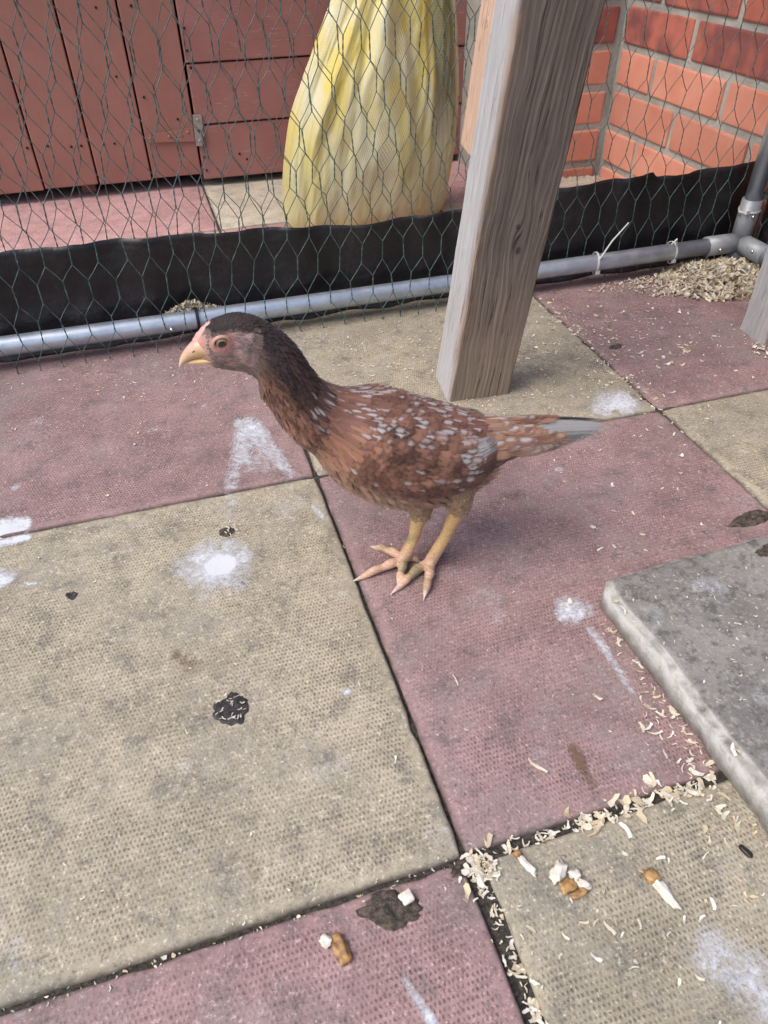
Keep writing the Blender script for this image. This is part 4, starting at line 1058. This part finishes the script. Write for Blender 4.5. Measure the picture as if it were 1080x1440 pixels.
smear([[(-0.047, 0.150, 0.006, 0.6), (-0.055, 0.138, 0.020, 0.95), (-0.070, 0.09, 0.016, 0.72), (-0.086, 0.045, 0.013, 0.62), (-0.097, 0.004, 0.010, 0.55), (-0.103, -0.03, 0.011, 0.38), (-0.108, -0.065, 0.014, 0.30), (-0.11, -0.09, 0.014, 0.28)],
       [(-0.050, 0.145, 0.008, 0.5), (-0.052, 0.12, 0.017, 0.8), (-0.043, 0.075, 0.014, 0.68), (-0.034, 0.04, 0.010, 0.7), (-0.026, 0.010, 0.007, 0.55), (-0.021, -0.012, 0.006, 0.2)], [(-0.054, 0.12, 0.018, 0.5), (-0.058, 0.06, 0.028, 0.50), (-0.060, 0.015, 0.026, 0.40)]], m_white, 'white smeared dropping forked like a tent across the pink slab', group=G1)
smear([[(-0.178, -0.120, 0.02, 0.3), (-0.150, -0.112, 0.038, 0.72), (-0.125, -0.108, 0.042, 0.92), (-0.102, -0.102, 0.036, 0.7), (-0.082, -0.10, 0.02, 0.3)], [(-0.142, -0.117, 0.012, 0.9), (-0.124, -0.113, 0.018, 1.9), (-0.106, -0.105, 0.012, 1.0)], [(-0.165, -0.14, 0.012, 0.3), (-0.13, -0.148, 0.018, 0.42), (-0.09, -0.14, 0.010, 0.3)]], m_white, 'white splash of dropping on the beige slab, brightest at its centre', group=G1)
smear([[(-0.352, 0.004, 0.012, 0.9), (-0.335, 0.012, 0.020, 1.3), (-0.318, 0.012, 0.018, 1.2), (-0.304, 0.010, 0.010, 0.9)], [(-0.35, -0.012, 0.006, 0.7), (-0.325, -0.011, 0.008, 1.2), (-0.301, -0.009, 0.005, 0.9)]], m_white, 'white dropping straddling the joint at the left edge', group=G1)
smear([[(-0.352, -0.062, 0.011, 0.8), (-0.333, -0.065, 0.016, 0.95), (-0.316, -0.072, 0.010, 0.8)], [(-0.311, -0.078, 0.003, 0.8), (-0.30, -0.082, 0.003, 0.7), (-0.288, -0.084, 0.002, 0.5)]], m_white, 'pale dropping on the beige slab below the joint at left edge', group=G1)
smear([[(0.160, -0.260, 0.01, 0.4), (0.174, -0.268, 0.020, 0.85), (0.188, -0.276, 0.018, 0.7), (0.196, -0.287, 0.008, 0.4)], [(0.183, -0.275, 0.007, 0.5), (0.184, -0.305, 0.006, 0.66), (0.1845, -0.335, 0.005, 0.6), (0.183, -0.36, 0.0045, 0.55), (0.182, -0.385, 0.003, 0.35)]], m_white, 'white dropping with a long trailing streak beside the loose slab', group=G1)
smear([[(0.350, 0.020, 0.01, 0.4), (0.378, 0.022, 0.022, 0.72), (0.405, 0.030, 0.034, 0.92), (0.425, 0.030, 0.028, 0.9), (0.444, 0.026, 0.016, 0.6)]], m_white, 'white patch on the corner of the beige slab past the tail', group=G1)
smear([[(0.105, -0.535, 0.012, 0.3), (0.128, -0.555, 0.022, 0.62), (0.148, -0.585, 0.022, 0.6), (0.16, -0.62, 0.014, 0.3)]], m_white, 'faint pale stain on the beige slab at bottom right', group=G1)
smear([[(0.330, -0.352, 0.010, 0.3), (0.345, -0.335, 0.013, 0.62), (0.372, -0.322, 0.010, 0.5)], [(0.315, -0.40, 0.008, 0.3), (0.335, -0.392, 0.014, 0.6), (0.36, -0.386, 0.012, 0.5)], [(0.262, -0.30, 0.01, 0.2), (0.285, -0.31, 0.014, 0.45), (0.31, -0.31, 0.01, 0.3)]], m_white, 'pale smears on top of the loose grey slab', group=G1)
smear([[(-0.018, -0.045, 0.004, 0.5), (-0.012, -0.065, 0.005, 0.75), (-0.008, -0.085, 0.004, 0.45)]], m_white, 'small white streak on the beige slab beside the joint', group=G1)
smear([[(-0.065, -0.500, 0.003, 0.3), (-0.06, -0.520, 0.004, 0.7), (-0.052, -0.545, 0.004, 0.65), (-0.047, -0.58, 0.003, 0.4)]], m_white, 'thin pale streak on the pink slab at the bottom edge', group=G1)
for (x, y, r, lb) in ((0.098, -0.072, 0.0055, 'small white dropping on the pink slab just right of the legs'), (-0.328, 0.085, 0.007, 'pale spot on the pink slab near the left edge'), (0.268, -0.075, 0.006, 'white spot on the pink slab below the tail'), (-0.043, -0.295, 0.005, 'pale spot on the beige slab right of the black crust'), (-0.105, 0.19, 0.005, 'pale speck on the pink slab in front of the beak')):
    smear([[(x - r, y - r * 0.2, r * 0.6, 0.5), (x, y, r, 0.7), (x + r, y + r * 0.3, r * 0.6, 0.4)]], m_white, lb, group=G1)
G2 = 'brown stains on the paving'
smear([[(0.112, -0.388, 0.004, 0.5), (0.1115, -0.402, 0.007, 0.72), (0.110, -0.418, 0.006, 0.6), (0.109, -0.445, 0.003, 0.4)]], m_brown, 'brown streak on the pink slab above the joint', 'stain', 'stain', G2)
smear([[(-0.185, -0.205, 0.008, 0.25), (-0.172, -0.215, 0.012, 0.42), (-0.165, -0.228, 0.012, 0.34), (-0.175, -0.245, 0.01, 0.3)]], m_brown, 'brown stain on the beige slab above the black crust', 'stain', 'stain', G2)
smear([[(-0.145, -0.395, 0.004, 0.3), (-0.142, -0.41, 0.006, 0.42), (-0.138, -0.428, 0.005, 0.3)]], m_brown, 'faint brown mark near the lower edge of the beige slab', 'stain', 'stain', G2)
smear([[(0.095, -0.060, 0.006, 0.35), (0.083, -0.062, 0.011, 0.55), (0.07, -0.06, 0.008, 0.4)]], m_brown, 'dark smudge on the pink slab behind the near leg', 'stain', 'stain', G2)
smear([[(0.185, -0.095, 0.008, 0.3), (0.20, -0.10, 0.014, 0.44), (0.22, -0.10, 0.01, 0.3)]], m_brown, 'dark smudge in the middle of the pink slab right of the legs', 'stain', 'stain', G2)
# ---- lumps of dirt and dried dropping
m_crust = M('dark_crust'); q = m_crust; n1 = q.noise(q.pos(), 220, 4, 0.7)
q.set(col=q.mix(n1.smooth(0.35, 0.7), (0.018, 0.018, 0.022), (0.07, 0.06, 0.055)), rough=0.6, spec=0.4); q.bump(n1, 0.8, 0.002)
m_dirt = M('brown_dirt'); q = m_dirt; n1 = q.noise(q.pos(), 240, 4, 0.7)
q.set(col=q.mix(n1.smooth(0.35, 0.7), (0.035, 0.027, 0.021), (0.14, 0.11, 0.085)), rough=1.0); q.bump(n1, 1.0, 0.003)
def crust(x, y, rx, ry, h, mat, label, name='dried_dropping', cat='dropping', seed=0, rot=0.0, rag=0.35, group=None):
    bm = bmesh.new(); rows = []; NA, NR = 44, 10; gz0 = gz(x, y)
    ctr = None
    for j in range(1, NR + 1):
        row = []
        for i in range(NA):
            a = 6.28318 * i / NA; k = 1 + rag * mnoise.noise(Vector((math.cos(a) * 1.4, math.sin(a) * 1.4, seed))) + rag * 0.6 * mnoise.noise(Vector((math.cos(a) * 4, math.sin(a) * 4, seed + 5)))
            f = j / NR; dx, dy = rx * k * f * math.cos(a), ry * k * f * math.sin(a)
            X, Y = x + dx * math.cos(rot) - dy * math.sin(rot), y + dx * math.sin(rot) + dy * math.cos(rot)
            hh = h * (1 - f ** 4) * (0.65 + 0.9 * mnoise.noise(Vector((X * 130, Y * 130, seed)))) if j < NR else -0.001
            row.append(bm.verts.new((X - x, Y - y, gz(X, Y) - gz0 + max(hh, -0.001))))
        rows.append(row)
    ctr = bm.verts.new((0, 0, h * 0.8))
    for i in range(NA): bm.faces.new((ctr, rows[0][i], rows[0][(i + 1) % NA]))
    for r0, r1 in zip(rows, rows[1:]):
        for i in range(NA): bm.faces.new((r0[i], r1[i], r1[(i + 1) % NA], r0[(i + 1) % NA]))
    o = obj(name, bm, mat, None, (x, y, gz0)); smooth(o); return tag(o, label, cat, group)
G3 = 'dark dried lumps on the paving'
m_rub = M('beige_rubble'); n1 = m_rub.noise(m_rub.pos(), 180, 4, 0.7); m_rub.set(col=m_rub.mix(n1, (0.36, 0.31, 0.24), (0.60, 0.55, 0.45)), rough=1.0); m_rub.bump(n1, 1.0, 0.004)
ck_ = crust(-0.1377, -0.2815, 0.0165, 0.0155, 0.0022, m_crust, 'black dried dropping with pale flecks on the beige slab', seed=3, group=G3)
crust(-0.2645, -0.110, 0.0055, 0.0065, 0.002, m_crust, 'small dark dropping on the beige slab at left', seed=8, group=G3, rot=0.6)
crust(-0.1110, -0.0635, 0.0085, 0.0085, 0.0022, m_dirt, 'small brown crumbly dropping above the white splash', seed=12, group=G3)
crust(-0.0600, -0.4665, 0.021, 0.011, 0.0050, m_dirt, 'clump of dark dirt on the pink slab at the joint', 'dirt_clump', 'dirt', 15, -0.35, group=G3)
crust(0.4200, -0.2140, 0.030, 0.009, 0.0035, m_dirt, 'dark dirt lying along the back edge of loose grey slab', 'dirt_clump', 'dirt', 19, 0.1, group=G3)
crust(0.3700, -0.2870, 0.017, 0.007, 0.0030, m_dirt, 'dirt clump on top of the loose grey slab', 'dirt_clump', 'dirt', 23, 0.1, group=G3)
crust(0.79, 0.872, 0.085, 0.022, 0.012, m_rub, 'beige mortar rubble lying at the foot of the brick wall', 'rubble', 'rubble', 41, 0.0)
crust(-0.004, -0.456, 0.010, 0.006, 0.003, m_dirt, 'dirt clump in the joint at the corner of the beige slab', 'dirt_clump', 'dirt', 44, 0.3, group=G3)
crust(0.318, 0.205, 0.011, 0.007, 0.004, m_dirt, 'dark dirt clump on the beige slab right of the post', 'dirt_clump', 'dirt', 31, 0.3, group=G3)
crust(0.485, 0.165, 0.013, 0.006, 0.003, m_dirt, 'dirt clump among shavings on the right pink slab', 'dirt_clump', 'dirt', 35, 0.2, group=G3)

# ---- wood shavings
m_shav = M('pale_wood_shaving'); q = m_shav; sv = q.xyz(q.attr('tint', 'Vector')); n1 = q.noise(q.pos(), 500, 2)
q.nt.links.new(q.mix(n1.smooth(0.3, 0.7) * 0.3, q.attr('tint', 'Vector'), (0.50, 0.40, 0.27)), q.b.inputs['Base Color']); q.set(rough=0.75, spec=0.25)
class Flakes:
    def __init__(s): s.v = []; s.f = []; s.t = []
    def add(s, p, L, W, yaw, tilt=0.0, roll=0.0, curl=0.6, tint=None):
        if tint is None:
            k = U(0.75, 1.1); tint = random.choice(((0.70, 0.64, 0.50), (0.74, 0.70, 0.60), (0.62, 0.52, 0.36), (0.76, 0.73, 0.65)))
            tint = tuple(c_ * k for c_ in tint)
        n = 4; b0 = len(s.v); mtx = Matrix.Rotation(yaw, 3, 'Z') @ Matrix.Rotation(tilt, 3, 'Y') @ Matrix.Rotation(roll, 3, 'X')
        w0 = U(0.3, 1.0); w1 = U(0.15, 0.9); tw = U(-0.5, 0.5); rg_ = [U(0.55, 1.35) for _ in range(n + 1)]; sk = U(-0.35, 0.35)
        for i in range(n + 1):
            f = i / n; a = (f - 0.5) * curl * 2
            x = L * (math.sin(a) / (curl * 2) if abs(curl) > 0.05 else f - 0.5); z = L * ((1 - math.cos(a)) / (curl * 2) if abs(curl) > 0.05 else 0)
            w = W * 0.5 * ((w0 * (1 - f) + w1 * f) * 0.85 + 0.25 * math.sin(math.pi * f)) * rg_[i]
            for u in (-1, 1):
                y = u * w; zz = z + u * w * math.sin(tw * (f - 0.5) * 3) * 0.6 + 0.0003
                s.v.append(Vector(p) + mtx @ Vector((x + sk * y, y + 0.10 * L * math.sin(f * 4 + w0 * 6), zz))); s.t.append(tint)
        for i in range(n):
            a = b0 + i * 2; s.f.append((a, a + 1, a + 3, a + 2))
    def build(s, name, label=None, cat=None, kind=None, group=None, origin=None):
        o_ = Vector(origin) if origin else Vector((0, 0, 0))
        me = bpy.data.meshes.new(name); me.from_pydata([tuple(v - o_) for v in s.v], [], s.f); me.update()
        at = me.attributes.new('tint', 'FLOAT_VECTOR', 'POINT'); at.data.foreach_set('vector', [c_ for t_ in s.t for c_ in t_])
        o = obj(name, me, m_shav, None, o_)
        md = o.modifiers.new('thick', 'SOLIDIFY'); md.thickness = 0.00025
        return tag(o, label, cat, group, kind)
fl = Flakes()
def on_chick(x, y): return False
def sprinkle(n, fx, l0, l1, asp=0.5, lift=0.0):
    for _ in range(n):
        x, y = fx(); L = l0 + (l1 - l0) * random.random() ** 2; z = gz(x, y)
        fl.add((x, y, z + 0.0004 + U(0, lift)), L, L * asp * U(0.4, 1.5), U(0, 6.283), U(-0.12, 0.12), U(-0.2, 0.2), random.choice((U(0.05, 0.35), U(0.05, 0.35), U(0.6, 1.4))))
def gs(cx, cy, sx, sy): return lambda: (random.gauss(cx, sx), random.gauss(cy, sy))
def un(x0, x1, y0, y1): return lambda: (U(x0, x1), U(y0, y1))
sprinkle(900, un(-0.36, 0.8, -0.62, 0.36), 0.0010, 0.0030)                 # specks everywhere
sprinkle(420, lambda: (U(-0.36, 0.5), 0.36 - abs(random.gauss(0, 0.10))), 0.0012, 0.0050)
sprinkle(130, un(-0.36, 0.5, -0.42, 0.33), 0.0025, 0.0070, 0.3)
sprinkle(150, gs(0.17, 0.25, 0.06, 0.045), 0.0020, 0.0075)
sprinkle(170, gs(0.33, 0.23, 0.035, 0.05), 0.0020, 0.0080)
sprinkle(260, gs(0.50, 0.17, 0.10, 0.07), 0.0020, 0.0090)
sprinkle(150, lambda: (0.45 + random.gauss(0, 0.008), U(0.0, 0.33)), 0.0020, 0.0080)
sprinkle(200, gs(0.26, 0.085, 0.05, 0.02), 0.0012, 0.0045)
sprinkle(140, un(0.3, 0.7, 0.05, 0.30), 0.0020, 0.0070)
sprinkle(60, un(0.24, 0.5, -0.22, 0.03), 0.0025, 0.0080)
sprinkle(60, lambda: (0.206 - abs(random.gauss(0, 0.006)), U(-0.46, -0.29)), 0.003, 0.009, 0.35)
sprinkle(34, lambda: (0.198 - abs(random.gauss(0, 0.014)), U(-0.455, -0.37)), 0.004, 0.013, 0.3, 0.002)
sprinkle(95, lambda: (U(0.0, 0.20), -0.4535 + random.gauss(0, 0.0035)), 0.003, 0.011, 0.45, 0.003)
sprinkle(50, lambda: (U(0.09, 0.21), -0.452 + random.gauss(0, 0.006)), 0.005, 0.014, 0.4, 0.003)
sprinkle(130, lambda: (0.006 + random.gauss(0, 0.0035), U(-0.62, -0.45)), 0.003, 0.009, 0.5, 0.002)
sprinkle(60, gs(0.008, -0.462, 0.006, 0.006), 0.003, 0.009, 0.5, 0.003)
sprinkle(70, un(0.02, 0.22, -0.60, -0.46), 0.003, 0.008, 0.35)
sprinkle(25, gs(0.20, -0.52, 0.015, 0.03), 0.005, 0.012, 0.35)
sprinkle(60, lambda: (U(-0.3, 0.0), -0.4515 + random.gauss(0, 0.003)), 0.0015, 0.004)
sprinkle(40, gs(0.684, 0.085, 0.012, 0.016), 0.004, 0.011, 0.45, 0.003)
for _ in range(26):                                                     # pale flecks sticking to the black crust
    a = U(0, 6.28); r = 0.014 * math.sqrt(random.random()); x, y = -0.1377 + r * math.cos(a), -0.2815 + r * math.sin(a)
    fl.add((x, y, gz(x, y) + 0.0028), U(0.002, 0.005), U(0.0006, 0.0014), U(0, 6.28), 0, 0, 0.4)
for _ in range(14):
    x, y = random.gauss(-0.1110, 0.006), random.gauss(-0.0635, 0.005); fl.add((x, y, gz(x, y) + 0.0026), U(0.003, 0.006), U(0.001, 0.002), U(0, 6.28), 0.1, 0, 0.5)
for _ in range(70):
    x = random.gauss(0.4, 0.05); y = U(-0.29, -0.42); fl.add((x - 0.1, y, gz(x - 0.1, y) + 0.0005), U(0.0015, 0.004), U(0.0006, 0.0016), U(0, 6.28), 0, 0, 0.5)
fl.build('wood_shavings', 'pale wood shavings and crumbs scattered over the paving of the pen', 'shavings', 'stuff')
fl = Flakes()
def pile(cx, cy, rx, ry, h, n, l0, l1, zb=None):
    for _ in range(n):
        a = U(0, 6.283); r = random.random() ** 0.6; x, y = cx + rx * r * math.cos(a), cy + ry * r * math.sin(a)
        hh = h * (1 - r ** 1.4) * (0.8 + 0.4 * mnoise.noise(Vector((x * 30, y * 30, 3)))); L = U(l0, l1)
        z = (gz(x, y) if zb is None else zb) + 0.001 + hh * random.random() ** 0.35
        if x > 0.856 or y > 0.39 and zb is None: continue
        k = U(0.7, 1.1); tn = random.choice(((0.70, 0.64, 0.50), (0.74, 0.69, 0.58), (0.64, 0.54, 0.38), (0.70, 0.63, 0.48), (0.50, 0.39, 0.25), (0.76, 0.72, 0.63)))
        fl.add((x, y, z), L, L * U(0.2, 0.5), U(0, 6.283), U(-0.7, 0.7), U(-1.2, 1.2), U(0.1, 1.8), tuple(c_ * k for c_ in tn))
pile(0.785, 0.315, 0.120, 0.080, 0.032, 1100, 0.009, 0.021)
pile(0.84, 0.26, 0.08, 0.09, 0.032, 600, 0.009, 0.021)
pile(0.70, 0.325, 0.09, 0.05, 0.012, 450, 0.004, 0.011)
pile(0.62, 0.345, 0.08, 0.02, 0.006, 120, 0.003, 0.008)
fl.build('shavings_heap', 'heap of pale wood shavings piled in the corner under the fitting', 'shavings', 'stuff', 'heaps of wood shavings', (0.785, 0.315, 0))
fl = Flakes(); pile(-0.093, 0.3875, 0.048, 0.008, 0.026, 420, 0.005, 0.013, 0.034)
fl.build('shavings_heap', 'small heap of shavings caught behind the bottom rail above the chicken head', 'shavings', 'stuff', 'heaps of wood shavings', (-0.093, 0.3875, 0.03))
# ---- single larger pieces
def one(x, y, L, W, yaw, curl, label, tint=(0.68, 0.63, 0.50), tilt=0.05, lift=0.0006):
    f1 = Flakes(); z = gz(x, y); f1.add((x, y, z + lift), L, W, yaw, tilt, 0.1, curl, tint)
    f1.build('wood_shaving', label, 'wood shaving', None, 'single wood shavings on the paving', (x, y, z))
one(0.0775, -0.404, 0.018, 0.003, 1.9, 0.5, 'long bent shaving on the pink slab above the joint'); one(0.1526, -0.363, 0.011, 0.005, 2.3, 1.2, 'curled pale shaving on the pink slab left of the loose slab')
one(-0.0088, -0.4729, 0.013, 0.006, 0.9, 0.8, 'cream wood chip on the pink slab corner at the joint', (0.62, 0.52, 0.34)); one(0.1800, -0.263, 0.011, 0.005, 1.2, 1.4, 'frilly shaving lying on the white dropping beside loose slab')
one(0.187, -0.475, 0.016, 0.004, 0.4, 1.9, 'curled shaving on the beige slab next to the loose slab'); one(0.143, -0.452, 0.016, 0.007, 0.5, 0.9, 'broad pale shaving in the joint near the loose slab', lift=0.003)
one(0.098, -0.458, 0.024, 0.003, 0.35, 0.2, 'long straight splinter lying along the joint', (0.60, 0.46, 0.27), lift=0.002); one(0.082, -0.444, 0.011, 0.004, 1.0, 0.7, 'small upright chip above the joint', (0.58, 0.48, 0.30), 0.3)
one(0.071, -0.520, 0.010, 0.0035, 1.7, 0.3, 'pale shaving on the beige slab below the scrap of food'); one(0.0905, -0.524, 0.007, 0.0035, 1.3, 0.6, 'small pale chip on the beige slab near the bottom edge')
one(0.166, -0.492, 0.009, 0.003, 1.2, 1.2, 'thin forked shaving on the beige slab at right'); one(0.117, -0.4715, 0.007, 0.003, 1.8, 0.6, 'small white chip below the joint on the beige slab')
one(0.505, 0.135, 0.013, 0.005, 2.7, 1.0, 'white curled shaving in the middle of the right pink slab')
# scraps of food
m_pith = M('white_pith'); n1 = m_pith.noise(m_pith.pos(), 250, 3); m_pith.set(col=m_pith.mix(n1.smooth(0.35, 0.7), (0.72, 0.70, 0.63), (0.58, 0.52, 0.40)), rough=0.7); m_pith.bump(n1, 0.4, 0.001)
m_husk = M('brown_husk'); n1 = m_husk.noise(m_husk.pos(), 200, 3); m_husk.set(col=m_husk.mix(n1.smooth(0.35, 0.7), (0.42, 0.25, 0.09), (0.22, 0.11, 0.045)), rough=0.5); m_husk.bump(n1, 0.4, 0.001)
m_seed = M('black_seed').set(col=(0.015, 0.013, 0.014), rough=0.4)
def lump(name, mat, parent, loc, r, rot=0.0, seed=0, rag=0.25):
    bm = bmesh.new(); bmesh.ops.create_icosphere(bm, subdivisions=3, radius=1); rag *= 2.0
    for v in bm.verts:
        k = 1 + rag * mnoise.noise(v.co * 1.6 + Vector((seed, 0, 0))) + rag * 0.5 * mnoise.noise(v.co * 4 + Vector((0, seed, 0)))
        q_ = v.co.copy(); q_ = Vector([math.copysign(abs(c_) ** 0.7, c_) for c_ in q_]); v.co = Vector((q_.x * r[0], q_.y * r[1], q_.z * r[2])) * k
    bmesh.ops.rotate(bm, matrix=Matrix.Rotation(rot, 3, 'Z'), verts=bm.verts)
    o = obj(name, bm, mat, parent, loc); smooth(o); return o
def scrap(x, y, label, pieces, cat='food scrap'):
    e = tag(empty('food_scrap', (x, y, gz(x, y))), label, cat, 'scraps of food on the paving')
    for i, (nm, mt, dx, dy, dz, r, rot) in enumerate(pieces): lump(nm, mt, e, (dx, dy, dz), r, rot, i * 3.7 + x * 90)
    return e
scrap(0.1155, -0.507, 'white scrap with a brown tip on the beige slab', [('pith', m_pith, 0.0012, -0.0055, 0.0022, (0.0100, 0.0036, 0.0020), 1.75), ('husk', m_husk, -0.0012, 0.0065, 0.0025, (0.0045, 0.0050, 0.0024), 0.2)])
scrap(0.0368, -0.4665, 'small white scrap with an orange end beside the joint', [('pith', m_pith, 0.001, -0.002, 0.002, (0.0080, 0.0024, 0.0017), 1.95), ('husk', m_husk, -0.0018, 0.0068, 0.0022, (0.0024, 0.0024, 0.0018), 0.2)])
scrap(0.0605, -0.486, 'broken cluster of pale and tan food scraps on the beige slab', [('pith', m_pith, -0.005, 0.007, 0.003, (0.0075, 0.0045, 0.003), 0.6), ('pith', m_pith, 0.005, 0.0015, 0.003, (0.0042, 0.0035, 0.0026), 0.2), ('pith', m_pith, 0.0068, -0.0055, 0.0025, (0.0050, 0.0028, 0.0022), -0.6), ('husk', m_husk, -0.003, -0.004, 0.003, (0.0060, 0.0040, 0.0030), 0.3), ('husk', m_husk, 0.003, -0.0095, 0.0018, (0.0065, 0.0026, 0.0016), 0.1)])
scrap(-0.0985, -0.478, 'brown dried husk with a white corner on the pink slab', [('husk', m_husk, 0.002, -0.003, 0.003, (0.0045, 0.0085, 0.0028), 0.15), ('pith', m_pith, -0.0062, 0.0045, 0.0025, (0.0035, 0.0038, 0.0022), 0.3)])
bm = bmesh.new(); tmpm = box_mesh('food_scrap', 0.0090, 0.0085, 0.0050, 0.0012, 3, 0.0010, 0, 4)
bm.free(); o = obj('food_scrap', tmpm, m_pith, None, (-0.0475, -0.4640, gz(-0.0475, -0.464) + 0.0028), (0.05, 0.1, 0.25)); smooth(o)
tag(o, 'square white crumb lying on the dark dirt clump', 'food scrap', 'scraps of food on the paving')
o = lump('sunflower_seed', m_seed, None, (0.1858, -0.5055, gz(0.1858, -0.5055) + 0.0018), (0.0055, 0.0022, 0.0016), 1.9, 3, 0.08); tag(o, 'black seed on the beige slab near the loose slab', 'seed')
